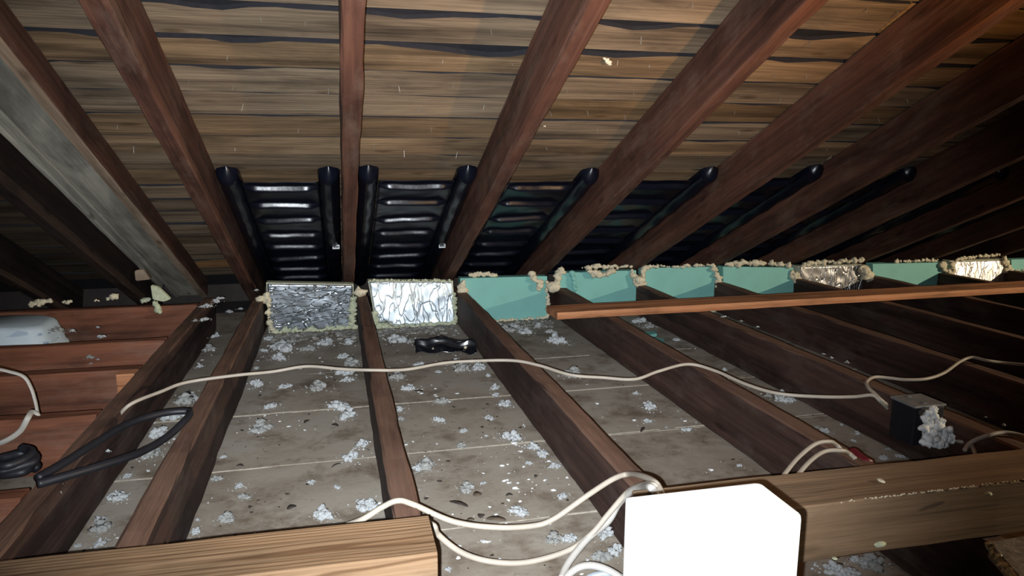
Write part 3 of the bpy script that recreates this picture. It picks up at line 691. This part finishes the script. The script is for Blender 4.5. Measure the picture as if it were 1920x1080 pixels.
# long cream cable across all joists
lp = [(218,792,-0.05),(224,778,-0.02),(248,756,0.006),(300,735,0.004),(350,717,0.004),(440,704,0.006),(510,697,0.002),(575,687,0.01),(640,692,0.006),(695,694,0.006),(760,693,0.0),(830,681,0.004),(885,677,0.006),(960,676,0.012),(1010,685,0.010),(1070,703,0.002),(1130,708,-0.004),(1190,711,-0.004),(1235,696,0.006),(1290,683,0.010),(1340,695,0.004),(1400,721,0.0),(1460,738,0.0),(1540,744,0.0),(1600,744,0.0),(1635,741,0.006),(1650,752,-0.005),(1664,766,-0.03)]
cable('cream_cable', [gz(x, y, z+0.0035) for x, y, z in lp], 0.0042, 'cable', 'long thin cream cable draped over the joists from the left to the junction box')
lp = [(1664,760,-0.02),(1652,750,-0.002),(1640,738,0.008),(1628,727,0.012),(1625,716,0.012),(1640,707,0.008),(1670,709,0.004),(1700,712,0.004),(1738,710,0.004),(1770,699,0.004),(1800,678,0.006),(1822,670,0.012),(1850,676,0.008),(1880,680,0.003),(1920,684,0.003),(1990,690,0.003),(2080,682,0.003),(2170,694,0.003),(2260,690,0.003)]
cable('cream_cable', [gz(x, y, z+0.0035) for x, y, z in lp], 0.0042, 'cable', 'kinked cream cable from the junction box to the right edge')
# foreground cables
GC = 'cream cables around the white post'
c1 = [(650,985,-0.03),(683,972,-0.01),(715,952,0.0),(745,939,0.010),(775,946,0.0),(850,978,-0.03),(930,989,-0.045),(1000,986,-0.05),(1040,972,-0.04),(1100,930,-0.01),(1150,898,0.01),(1180,889,0.016),(1210,891,0.02),(1232,906,0.097),(1262,908,0.097),(1300,905,0.097)]
cable('cream_cable', [gz(x, y, z+0.0042) for x, y, z in c1[:12]]+[gz(1205,893,0.07), gz(1226,903,0.0955), gz(1236,915,0.0955), gz(1243,935,0.094), gz(1246,960,0.088), gz(1246,985,0.07)], 0.0048, 'cable', 'upper cream cable sagging from the left beam over to the brown beam', GC)
c2 = [(812,985,-0.01),(822,1003,-0.03),(860,1033,-0.06),(905,1050,-0.08),(960,1056,-0.09),(1010,1050,-0.09),(1070,1030,-0.08),(1110,1000,-0.06),(1140,965,-0.03),(1175,925,0.01),(1200,911,0.045)]
cable('cream_cable', [gz(780,975,-0.02)]+[gz(x, y, z+0.0042) for x, y, z in c2]+[gz(1222,908,0.0955), gz(1232,918,0.0955), gz(1238,937,0.094), gz(1240,960,0.088), gz(1240,985,0.07)], 0.0048, 'cable', 'lower cream cable sagging in the bay in front of the bright foil block', GC)
c3 = [(1052,1085,-0.10),(1066,1055,-0.09),(1100,1012,-0.07),(1140,978,-0.05),(1160,945,-0.02),(1185,920,0.02),(1205,913,0.05)]
cable('cream_cable', [gz(x, y, z+0.006) for x, y, z in c3]+[gz(1218,913,0.0965), gz(1227,922,0.0965), gz(1232,939,0.095), gz(1234,960,0.088), gz(1234,985,0.07)], 0.0058, 'cable2', 'thick pale cable dropping steeply to the bottom edge left of the white post', GC)
c4 = [(1052,1100,-0.10),(1064,1080,-0.09),(1085,1064,-0.08),(1110,1060,-0.075),(1138,1068,-0.08),(1165,1085,-0.09),(1180,1110,-0.1)]
cable('cream_cable', [gz(x, y, z) for x, y, z in c4], 0.0058, 'cable2', 'arched pale cable around the blue lid at the bottom edge', GC)
lc = gz(1142, 1106, -0.10)
V = []; Fc = []; n = 40
for (z, r) in ((-0.025, 0.046), (0.002, 0.046), (0.006, 0.043), (0.007, 0.036), (0.005, 0.034), (0.005, 0.001)):
    for i in range(n): V.append(lc+Vector((math.cos(2*PI*i/n)*r, math.sin(2*PI*i/n)*r, z)))
for j in range(5):
    for i in range(n): Fc.append((j*n+i, j*n+(i+1) % n, (j+1)*n+(i+1) % n, (j+1)*n+i))
Fc.append(tuple(reversed(range(n)))); 
tag(mesh('round_lid', V, Fc, MT['blue'], origin=lc, smooth=False), 'pale blue round lid at the bottom edge left of the white post', 'lid')
# cables right, behind the brown beam
GR = 'pale cables behind the brown beam'
cable('cream_cable', [gz(1455,915,0.03), gz(1472,888,0.03), gz(1500,855,0.035), gz(1530,832,0.04), gz(1556,828,0.035), gz(1568,834,0.02), gz(1578,844,0.01)], 0.0040, 'cable', 'upper of two pale cables arching behind the brown beam', GR)
cable('cream_cable', [gz(1478,915,0.03), gz(1498,888,0.03), gz(1522,862,0.035), gz(1548,846,0.035), gz(1580,845,0.03), gz(1592,850,0.015), gz(1604,860,0.01)], 0.0040, 'cable', 'lower of two pale cables arching behind the brown beam', GR)
V, Fc = tube_vf([gz(1598,846,-0.005), gz(1612,858,-0.005), gz(1628,868,-0.005)], 0.011, 12, 0.7, 6)
tag(mesh('red_connector', V, Fc, MT['red'], origin=gz(1612,858,-0.005), smooth=True), 'dark red connector behind the brown beam where two pale cables end', 'connector')
cable('cream_cable', [gz(1778,822,-0.05), gz(1800,828,-0.04), gz(1817,830,-0.035), gz(1826,845,-0.03), gz(1832,862,-0.03)], 0.0042, 'cable2', 'short pale cable from the insulation pile down behind the brown beam', GR)
cable('cream_cable', [gz(1808,845,-0.03), gz(1820,830,-0.02), gz(1850,817,0.004), gz(1885,811,0.008), (gz(1925,819,0.004)), gz(1980,835,0.004)], 0.0042, 'cable2', 'pale cable arching off to the right edge above the brown beam', GR)
# a splice tie
# black junction box
def junction():
    root = empty('junction_box', (1.165, -1.60, -JD), 'black junction box with grey lid fixed to the joist side', 'junction box')
    x1 = 3*S+JOFF[3]-T-0.002; x0 = x1-0.078; y0, y1 = -1.700, -1.632
    V, Fc = bevbox_vf(x0, x1, y0, y1, -0.062, 0.0255, 0.003); child('box_body', V, Fc, MT['blackcable'], root)
    V, Fc = bevbox_vf(x0-0.003, x1+0.001, y0-0.003, y1+0.003, 0.026, 0.031, 0.0012); child('box_lid', V, Fc, MT['lid'], root)
    for yy in (y0+0.012, y1-0.012):
        V = []
        for zz in (0.031, 0.033):
            for i in range(10): V.append((x0+0.035+math.cos(i*PI/5)*0.004, yy+math.sin(i*PI/5)*0.004, zz))
        child('screw', V, [(i, (i+1) % 10, (i+1) % 10+10, i+10) for i in range(10)]+[tuple(range(10, 20))], MT['lid'], root)
junction()
# board at the bottom right corner
def corner_board():
    root = empty('corner_board', (1.05, -2.26, 0.0), 'grey particle board with crumbly edge at the bottom right corner', 'board')
    a = [gz(1856, 1016, 0.06), gz(1935, 1003, 0.06), gz(2010, 1120, 0.06), gz(1948, 1120, 0.06)]
    # keep clear of the brown beam behind
    a = [Vector((p.x, min(p.y, -2.165), p.z)) for p in a]
    bmx = bmesh.new(); vs_ = [bmx.verts.new(p) for p in a]; f = bmx.faces.new(vs_); r = bmesh.ops.extrude_face_region(bmx, geom=[f])
    for v in [g for g in r['geom'] if isinstance(g, bmesh.types.BMVert)]: v.co.z -= 0.022
    bmesh.ops.recalc_face_normals(bmx, faces=bmx.faces); bmx.verts.index_update()
    V = [v.co.copy() for v in bmx.verts]; Fc = [tuple(l.index for l in q.verts) for q in bmx.faces]; bmx.free()
    child('board_panel', V, Fc, MT['particle'], root)
    e0, e1 = a[0]+Vector((0, 0, -0.008)), a[3]+Vector((0, 0, -0.008))
    vv, ff = bead_vf([e0, e0.lerp(e1, .3), e0.lerp(e1, .6), e1], 0.006, 77, 0.8, 0.4); child('crumbly_edge', vv, ff, MT['core'], root, True)
corner_board()

# ================================================================== SCRAPS
# glossy black offcut of vent baffle
def scrap():
    c = gz(825, 650, -JD+0.02); root = empty('baffle_scrap', (c.x, c.y, -JD), 'crumpled glossy black plastic scrap in front of the bright foil block', 'plastic scrap')
    V = []; Fc = []; nu, nv = 60, 50
    for i in range(nu+1):
        for j in range(nv+1):
            u, v = i/nu, j/nv
            x = (u-0.42)*0.215; y = (v-0.5)*0.15*(0.45+0.55*math.sin(min(1, u*1.4)*PI/2))*(1-0.35*u)
            z = 0.030*math.sin(PI*v)*(0.4+0.6*math.sin(PI*min(1, u+0.18)))+0.010+0.012*math.cos(u*7)*(v-0.3)
            z += 0.021*math.exp(-((v-0.28-0.05*u)/0.045)**2)+0.020*math.exp(-((v-0.62+0.1*u)/0.045)**2)*min(1, u*3)+0.016*noise.noise(Vector((u*5, v*3, 3)))
            V.append(c+Vector((x, y-0.12*x, z-0.018)))
    for i in range(nu):
        for j in range(nv):
            a = i*(nv+1)+j; Fc.append((a, a+nv+1, a+nv+2, a+1))
    o = child('plastic_shell', V, Fc, MT['gloss'], root, True); md = o.modifiers.new('t', 'SOLIDIFY'); md.thickness = 0.0016
    for (dx, dy, r) in ((0.085, -0.045, 0.006), (-0.03, -0.035, 0.0035)):
        m = MB(); blob(m, c+Vector((dx, dy, 0.004)), r, r, r, 5, ICO2, 0.1)
        child('foam_speck', m.v, m.f, MT['foam'], root, True)
scrap()
# teal offcuts
def offcut(px, z, mat, label, th=0.012):
    a = [gz(x, y, z) for x, y in px]; n = len(a); b = [p-Vector((0, 0, th)) for p in a]
    bmx = bmesh.new(); vs_ = [bmx.verts.new(p) for p in a+b]
    for q in [tuple(range(n)), tuple(reversed(range(n, 2*n)))]+[(i, i+n, (i+1) % n+n, (i+1) % n) for i in range(n)]: bmx.faces.new([vs_[i] for i in q])
    bmesh.ops.recalc_face_normals(bmx, faces=bmx.faces); bmesh.ops.bevel(bmx, geom=list(bmx.edges), offset=0.001, segments=1, affect='EDGES'); bmx.verts.index_update()
    V = [v.co.copy() for v in bmx.verts]; Fc = [tuple(l.index for l in q.verts) for q in bmx.faces]; bmx.free()
    return tag(mesh('teal_offcut', V, Fc, MT[mat], origin=a[0]), label, 'foam offcut', 'teal foam offcuts on the boards')
offcut([(1192,628),(1212,630),(1246,635),(1240,643),(1222,641)], -JD+0.014, 'teal', 'long pointed teal offcut below the loose plank')
offcut([(1208,622),(1228,620),(1232,625),(1212,629)], -JD+0.030, 'teal', 'short teal offcut lying behind the long pointed one')
# leaves and chips
def leaf(px, py, L, W, ang, mat, label, name='dry_leaf', cat='leaf', z=-JD+0.003, grp='dark leaves and chips on the boards'):
    c = gz(px, py, z); V = []; Fc = []; n = 10
    for i in range(n+1):
        t = i/n; w_ = W*math.sin(PI*t)**0.6*(1+0.25*noise.noise(Vector((t*5, px, 0)))); bend = 0.006*math.sin(PI*t)
        for j, s in enumerate((-1, 0, 1)):
            x = (t-0.5)*L; y = s*w_/2; p = Vector((x*math.cos(ang)-y*math.sin(ang), x*math.sin(ang)+y*math.cos(ang), bend*0.5))
            V.append(p)
    for i in range(n):
        for j in range(2): a = i*3+j; Fc.append((a, a+3, a+4, a+1))
    o = mesh(name, V, Fc, MT[mat], smooth=True); o.location = c; md = o.modifiers.new('t', 'SOLIDIFY'); md.thickness = 0.0015
    return tag(o, label, cat, grp)
leaf(860, 944, 0.046, 0.012, -0.75, 'leaf', 'dark pointed leaf in the middle of the bright foil bay')
leaf(547, 951, 0.022, 0.014, 0.6, 'leaf', 'small black leaf behind the tan beam in the dull foil bay')
leaf(895, 927, 0.020, 0.018, 0.1, 'chip', 'grey-brown chip beside a clump, above the pale speck row in the bright foil bay', 'bark_chip', 'chip')
leaf(902, 967, 0.016, 0.014, 1.2, 'leaf', 'dark curled chip left of the broad flat chip', 'bark_chip', 'chip')
leaf(930, 973, 0.040, 0.016, -0.35, 'chip', 'broad flat brown chip above the sagging cable', 'bark_chip', 'chip')
leaf(882, 975, 0.018, 0.010, 0.3, 'chip', 'dull flat chip behind the sagging cable, leftmost of three', 'bark_chip', 'chip')
leaf(955, 928, 0.016, 0.008, 0.0, 'leaf', 'short black chip right of centre in the bright foil bay', 'bark_chip', 'chip')
leaf(785, 733, 0.030, 0.010, -0.5, 'leaf', 'dark leaf behind the long cable in the bright foil bay')
leaf(575, 790, 0.026, 0.010, 1.0, 'leaf', 'dark leaf near the first seam in the dull foil bay')
leaf(628, 797, 0.026, 0.011, -0.8, 'leaf', 'dark leaf left of the big clump beside the centre joist')
leaf(488, 742, 0.012, 0.010, 0.5, 'leaf', 'tiny black leaf just below the long cable in the dull foil bay')
leaf(450, 873, 0.018, 0.008, -0.3, 'leaf', 'small dark leaf on the left seam in the dull foil bay')
leaf(1205, 805, 0.040, 0.008, 0.9, 'leaf', 'thin dark leaf in the first teal bay above the far seam')
leaf(1005, 893, 0.012, 0.008, 0.9, 'leaf', 'tiny dark leaf left of the mossy stain in the bright foil bay')
leaf(470, 951, 0.010, 0.008, 0.9, 'leaf', 'tiny dark leaf left of the small black leaf')
leaf(630, 872, 0.028, 0.004, 0.7, 'leaf', 'thin dark stalk beside the centre joist in the dull foil bay', 'dry_stalk', 'stalk')

# ================================================================== LOOSE INSULATION
protos = []
for i in range(12):
    V, Fc = clump_vf(1.0, 100+i, flat=0.6+0.1*(i % 3), n=34, spread=(1, 0.8+0.1*(i % 3)))
    me = bpy.data.meshes.new('insulation_clump'); me.from_pydata([tuple(v) for v in V], [], Fc)
    me.materials.append(MT['fluff'] if i % 4 else MT['fluff2']); me.update()
    for p in me.polygons: p.use_smooth = True
    protos.append(me)
bays = {
 'in the narrow leftmost bay': (-JD, [(343,750,64),(323,783,45),(290,818,52),(288,850,45),(237,892,18),(213,933,44),(192,975,25),(185,993,40),(143,1022,16),(187,1018,32),(262,845,20)]),
 'in the dull foil bay': (-JD, [(493,802,45),(510,762,28),(467,723,34),(533,725,24),(593,728,45),(633,762,46),(648,782,36),(407,858,16),(402,898,26),(448,913,24),(422,972,34),(357,998,26),(363,974,12),(610,968,42),(583,903,18),(632,913,16),(460,932,26),(680,833,36),(655,860,38),(690,947,48),(700,962,22),(642,700,40),(662,683,32),(652,712,26),(530,652,50),(575,655,30),(520,672,30),(610,643,36),(655,643,28),(488,658,18),(645,668,26),(492,636,22),(560,690,14),(600,700,14),(545,640,22),(480,690,14)]),
 'in the bright foil bay': (-JD, [(750,768,22),(748,785,18),(797,873,50),(780,880,26),(827,752,32),(917,783,20),(823,788,26),(867,837,20),(870,807,18),(955,820,40),(998,838,32),(1015,852,32),(1040,873,24),(873,917,40),(970,958,40),(990,868,16),(1057,930,24),(1040,1008,36),(1066,1012,38),(1133,1005,36),(1130,1045,46),(1152,1035,40),(838,1010,20),(840,1066,16),(767,728,32),(927,727,26),(947,757,30),(743,708,34),(787,683,20),(823,697,15),(868,690,44),(895,690,32),(917,704,12),(867,652,30),(750,640,42),(880,662,14),(905,905,12),(770,640,20),(930,740,18),(1040,790,0)]),
 'in the first teal bay': (-JD, [(1048,641,38),(953,620,36),(985,622,30),(1010,612,24),(1070,703,40),(1220,763,36),(1217,790,18),(1193,737,16),(1387,873,14),(1288,805,22),(1030,622,20),(965,612,22),(1250,800,10)]),
 'in the second teal bay': (-JD, [(1207,602,28),(1215,612,20),(1270,637,16),(1297,607,26),(1467,745,44),(1492,748,36),(1547,807,22),(1530,800,12),(1607,812,16),(1600,825,10),(1673,840,12),(1657,857,22),(1693,855,18),(1360,693,12),(1440,742,18),(1580,795,10)]),
 'under the brown beam': (-JD, [(1562,1070,60),(1590,1076,50),(1640,1060,56),(1610,1052,40),(1737,1076,44),(1760,1088,40)]),
}
cnt = 0
ordw = ['first', 'second', 'third', 'fourth', 'fifth', 'sixth', 'seventh', 'eighth', 'ninth', 'tenth', 'eleventh', 'twelfth', 'thirteenth', 'fourteenth', 'fifteenth', 'sixteenth', 'seventeenth', 'eighteenth', 'nineteenth', 'twentieth',
 'twenty-first', 'twenty-second', 'twenty-third', 'twenty-fourth', 'twenty-fifth', 'twenty-sixth', 'twenty-seventh', 'twenty-eighth', 'twenty-ninth', 'thirtieth', 'thirty-first', 'thirty-second', 'thirty-third', 'thirty-fourth', 'thirty-fifth', 'thirty-sixth', 'thirty-seventh', 'thirty-eighth', 'thirty-ninth', 'fortieth', 'forty-first']
def clump(p, r, label, grp, flat=0.8, yaw=0):
    global cnt
    o = link(bpy.data.objects.new('insulation_clump', protos[cnt % 12])); cnt += 1
    o.location = p; o.scale = (r, r*0.95, r*flat); o.rotation_euler = (0, 0, yaw if yaw else cnt*1.7)
    return tag(o, label, 'insulation', grp)
XB = {'in the narrow leftmost bay': (-0.563, -S+0.016-T), 'in the dull foil bay': (-S+0.016+T, 0.013-T), 'in the bright foil bay': (0.013+T, S+0.019-T),
      'in the first teal bay': (S+0.019+T, 2*S+0.052-T), 'in the second teal bay': (2*S+0.052+T, 3*S+0.013-T), 'under the brown beam': (S+0.019+T, 3*S)}
for bay, (z, lst) in bays.items():
    lst = sorted([q for q in lst if q[2] > 0], key=lambda q: q[1])
    for i, (x, y, s) in enumerate(lst):
        p = gz(x, y, z+0.003); r = s*0.5*depth(p)/F*1.18; lo, hi = XB[bay]
        p.x = min(max(p.x, lo+r*0.9), hi-r*0.9) if hi-lo > 2*r else (lo+hi)/2
        p.z = z+0.001
        size = 'large' if s > 40 else 'medium' if s > 24 else 'small' if s > 14 else 'tiny'
        clump(p, r, f'{size} pale insulation clump {bay}, {ordw[i]} from the eave', 'clumps of loose insulation', 1.0)
# clumps on wood tops and around the eave
TOPS = [(388,575,30,0.0,'grey insulation wad where the doubled beam meets the trimmer joist'),(404,567,26,0.02,'pinkish insulation wad right of the grey wad at the eave corner'),(412,560,18,0.03,'upper insulation wad in the corner left of the dull foil block'),
 (365,602,16,0.0,'small insulation wad on the trimmer joist behind the stub joist ends'),(385,600,24,0.0,'insulation wad on the trimmer joist below the grey corner wad'),(430,585,22,-0.08,'insulation wad low between the trimmer and the dull foil joist'),
 (402,632,24,-0.08,'insulation wad on the trimmer side left of the joist, upper of two'),(395,655,34,-0.10,'insulation wad on the trimmer side left of the joist, lower of two'),(375,688,26,-0.12,'insulation wad just above the long cable in the narrow bay'),
 (450,580,16,-0.05,'small insulation wad just left of the dull foil block’s lower corner'),(480,545,12,0.04,'small foam crumb left of the dull foil block’s top corner')]
for x, y, s, z, lb in TOPS:
    p = gz(x, y, z); clump(p, s*0.5*depth(p)/F*0.85, lb, 'insulation wads at the eave corner', 1.0)
for (x, y, s, Y, lb) in [(108,620,34,-0.50,'cream wad of insulation at the right end of the pale blue housing'),(190,632,22,-0.50,'white wad caught on the stub joist right of the housing'),(135,622,18,-0.47,'small foam scraps beside the wad next to the housing'),(183,614,12,-0.45,'tiny white flake above the wad caught right of the housing'),
    (170,671,22,-0.605,'white wad stuck on the face of the second stub joist'),(184,674,9,-0.605,'tiny white fleck right of the wad on the second stub joist'),(170,682,9,-0.605,'tiny white fleck below the wad on the second stub joist'),(330,645,14,-0.58,'small white wad at the right end of the second stub joist'),(330,652,20,-0.58,'flat grey wad at the right end of the second stub joist'),
    (203,846,16,-1.5,'small pale flake by the black cable near the lowest stub joist'),(44,845,9,-1.42,'bright white speck above the black cable coil'),(172,835,14,-1.4,'pale flake lying along the black cable'),(83,963,20,-1.67,'pale wad at the right end of the lowest stub joist'),(98,925,30,-1.62,'long pale wad behind the lowest stub joist end'),(115,905,18,-1.60,'small pale wad above the long wad by the lowest stub joist')]:
    p = gy(x, y, Y); clump(p, s*0.5*depth(p)/F*0.9, lb, 'wads of insulation among the stub joists', 1.0)
# pile on the junction box
pile = MB(); rr = random.Random(5)
for (x, y, s) in [(1747,768,8),(1742,778,12),(1752,783,12),(1736,792,12),(1750,795,14),(1735,806,14),(1750,810,16),(1765,808,12),(1742,820,16),(1758,822,16),(1775,814,14),(1780,822,12),(1734,822,10),(1768,828,10),(1764,790,8),(1760,838,8)]:
    p = gy(x, y, -1.712-0.0002*(y-768)); r = 1.25*s*depth(p)/F
    for k in range(5): blob(pile, p+Vector((rr.uniform(-1, 1), rr.uniform(-.6, .3), rr.uniform(-1, 1)))*r*0.6, r*rr.uniform(.3, .6), r*.4, r*rr.uniform(.3, .6), int(x)+k, ICO2, 0.7, 2)
tag(mesh('insulation_clump', pile.v, pile.f, MT['fluff'], origin=gy(1750, 800, -1.71), smooth=True), 'tall bright pile of insulation spilling down the front of the junction box', 'insulation', 'clumps of loose insulation')
# crumbs on joist tops
for (x, y, s, lb) in [(1358,594,14,'bright crumb on the joist under the loose plank near the third teal block'),(1390,602,12,'pale crumb further down the joist under the loose plank'),(1420,613,10,'small crumb on the junction box joist between the plank and the long cable'),(1545,664,10,'first crumb in the dusty row on the junction box joist'),(1560,671,10,'second crumb in the dusty row on the junction box joist'),(1588,680,14,'flat crumb at the end of the dusty row on the junction box joist'),(1882,797,14,'crumb on the joist top near the right edge above the brown beam'),(1848,782,8,'small crumb on the joist top left of the one at the right edge')]:
    p = gz(x, y, 0.001); clump(p, s*0.5*depth(p)/F*0.9, lb, 'crumbs on the joist tops', 0.8)
for (x, y, s, zz, lb) in [(1650,1021,16,None,'pale oval foam blob stuck on the front of the brown beam'),(1853,926,10,None,'white sliver on the front of the brown beam near the right edge'),(1565,1047,6,None,'tiny pale speck low on the front of the brown beam')]:
    p = gy(x, y, -2.160-0.008*(0.6)); m = MB(); r = s*depth(p)/F*0.8; blob(m, p, r, 0.004, r*0.5, x, ICO2, 0.2); tag(mesh('foam_speck', m.v, m.f, MT['foam2'], origin=p, smooth=True), lb, 'foam speck', 'specks on the brown beam')
p = gz(1652, 901, 0.091); m = MB(); blob(m, p, 0.004, 0.008, 0.002, 3, ICO2, 0.2); tag(mesh('foam_speck', m.v, m.f, MT['foam'], origin=p, smooth=True), 'pale sliver on top of the brown beam', 'foam speck', 'specks on the brown beam')
# dust crumbs and dark debris: uncountable
def crumbs(name, mat, n, r0, r1, label, seed, xs, ysel):
    rr = random.Random(seed); m = MB()
    for i in range(n):
        lo, hi = rr.choice(xs); x = rr.uniform(lo+0.006, hi-0.006); y = -0.05-2.2*rr.random()
        if noise.noise(Vector((x*5, y*5, seed))) < rr.uniform(-0.1, 0.4): continue
        r = r0+(r1-r0)*rr.random()**2.5
        blob(m, (x, y, -JD+r*0.45), r*rr.uniform(.8, 1.7), r*rr.uniform(.7, 1.3), r*0.5, i, ICO1, 1.1, 2.4)
    return tag(mesh(name, m.v, m.f, mat, smooth=False, origin=(0.2, -1.2, -JD)), label, 'debris', kind='stuff')
xs = [XB[k] for k in list(XB)[:5]]+[XB['in the bright foil bay']]*2+[XB['in the dull foil bay']]
crumbs('insulation_crumbs', MT['fluff'], 2100, 0.0009, 0.0046, 'fine pale crumbs of insulation scattered over the boards between the joists', 1, xs, None)
crumbs('dark_debris', MT['leaf'], 1100, 0.001, 0.0042, 'dark grit and leaf bits scattered over the boards between the joists', 2, xs, None)
for (lo, hi, lb) in ((-0.35, -0.02, 'dull foil block'), (0.05, 0.38, 'bright foil block'), (0.46, 0.80, 'first teal block')):
    m = MB(); rr = random.Random(int(lo*100)+77)
    for i in range(150):
        y = -0.03-abs(rr.gauss(0, 0.07)); x = rr.uniform(lo, hi); r = rr.uniform(0.002, 0.010)
        blob(m, (x, y, -JD+r*0.35), r*1.2, r, r*0.6, i, ICO1, 1.0, 2.3)
    tag(mesh('dusty_debris', m.v, m.f, MT['dirt'], smooth=False, origin=((lo+hi)/2, -0.1, -JD)), 'dusty grey debris heaped along the foot of the '+lb, 'debris', kind='stuff')
# dust line on the front arris of the brown beam
m = MB(); rr = random.Random(8)
for i in range(170):
    x = rr.uniform(0.64, 0.92) if i % 3 else rr.uniform(0.55, 1.2); blob(m, (x, -2.146-0.008*(x-0.26)+rr.uniform(-.001, .003), 0.0895), rr.uniform(.0008, .0022), .0012, .0009, i, ICO1, 0.5)
tag(mesh('pale_crumbs', m.v, m.f, MT['foam'], smooth=True, origin=(0.8, -2.15, 0.089)), 'line of pale crumbs along the front top edge of the brown beam', 'debris', kind='stuff')

# ================================================================== ROOFING NAILS
rr = random.Random(21)
V = []; Fc = []; n = 6
for (z, r) in ((0, 0.0011), (0.010, 0.0011), (0.0135, 0.0002)):
    for i in range(n): V.append((math.cos(2*PI*i/n)*r, math.sin(2*PI*i/n)*r, -z))
for j in range(2):
    for i in range(n): Fc.append((j*n+i, (j+1)*n+i, (j+1)*n+(i+1) % n, j*n+(i+1) % n))
Fc.append(tuple(range(12, 18)))
nm = bpy.data.meshes.new('roofing_nail'); nm.from_pydata(V, [], Fc); nm.materials.append(MT['nail']); nm.update()
rows = [0.90, 1.03, 1.15, 1.27, 1.40, 1.52, 1.66, 1.79, 1.93]
for ri, s in enumerate(rows):
    x = -0.95
    while x < 2.0:
        x += rr.uniform(0.08, 0.30)
        if any(abs(x-rx(k)) < 0.04 for k in range(-3, 6)) or -0.86 < x < -0.64: continue
        o = link(bpy.data.objects.new('roofing_nail', nm)); o.location = roofpt(x, s+rr.uniform(-0.02, 0.03), RD+0.005)
        q = (SN+Vector((rr.uniform(-.35, .35), rr.uniform(-.35, .35), 0))).normalized(); o.rotation_euler = q.to_track_quat('Z', 'Y').to_euler(); k = rr.uniform(0.9, 1.9); o.scale = (1, 1, k)
        tag(o, 'thin roofing nail point poking down through the roof boards', 'nail', 'roofing nail points in the roof boards')
lump([groof(1133,110,RD-0.003), groof(1138,114,RD-0.008), groof(1143,121,RD-0.012)], 0.0045, 'small pale foam drip on the roof boards between the orange-lit rafter and next', 30)
lump([groof(1020,237,RD-0.006), groof(1022,238,RD-0.008)], 0.0045, 'pale foam dab on the roof board beside the orange-lit rafter', 31)
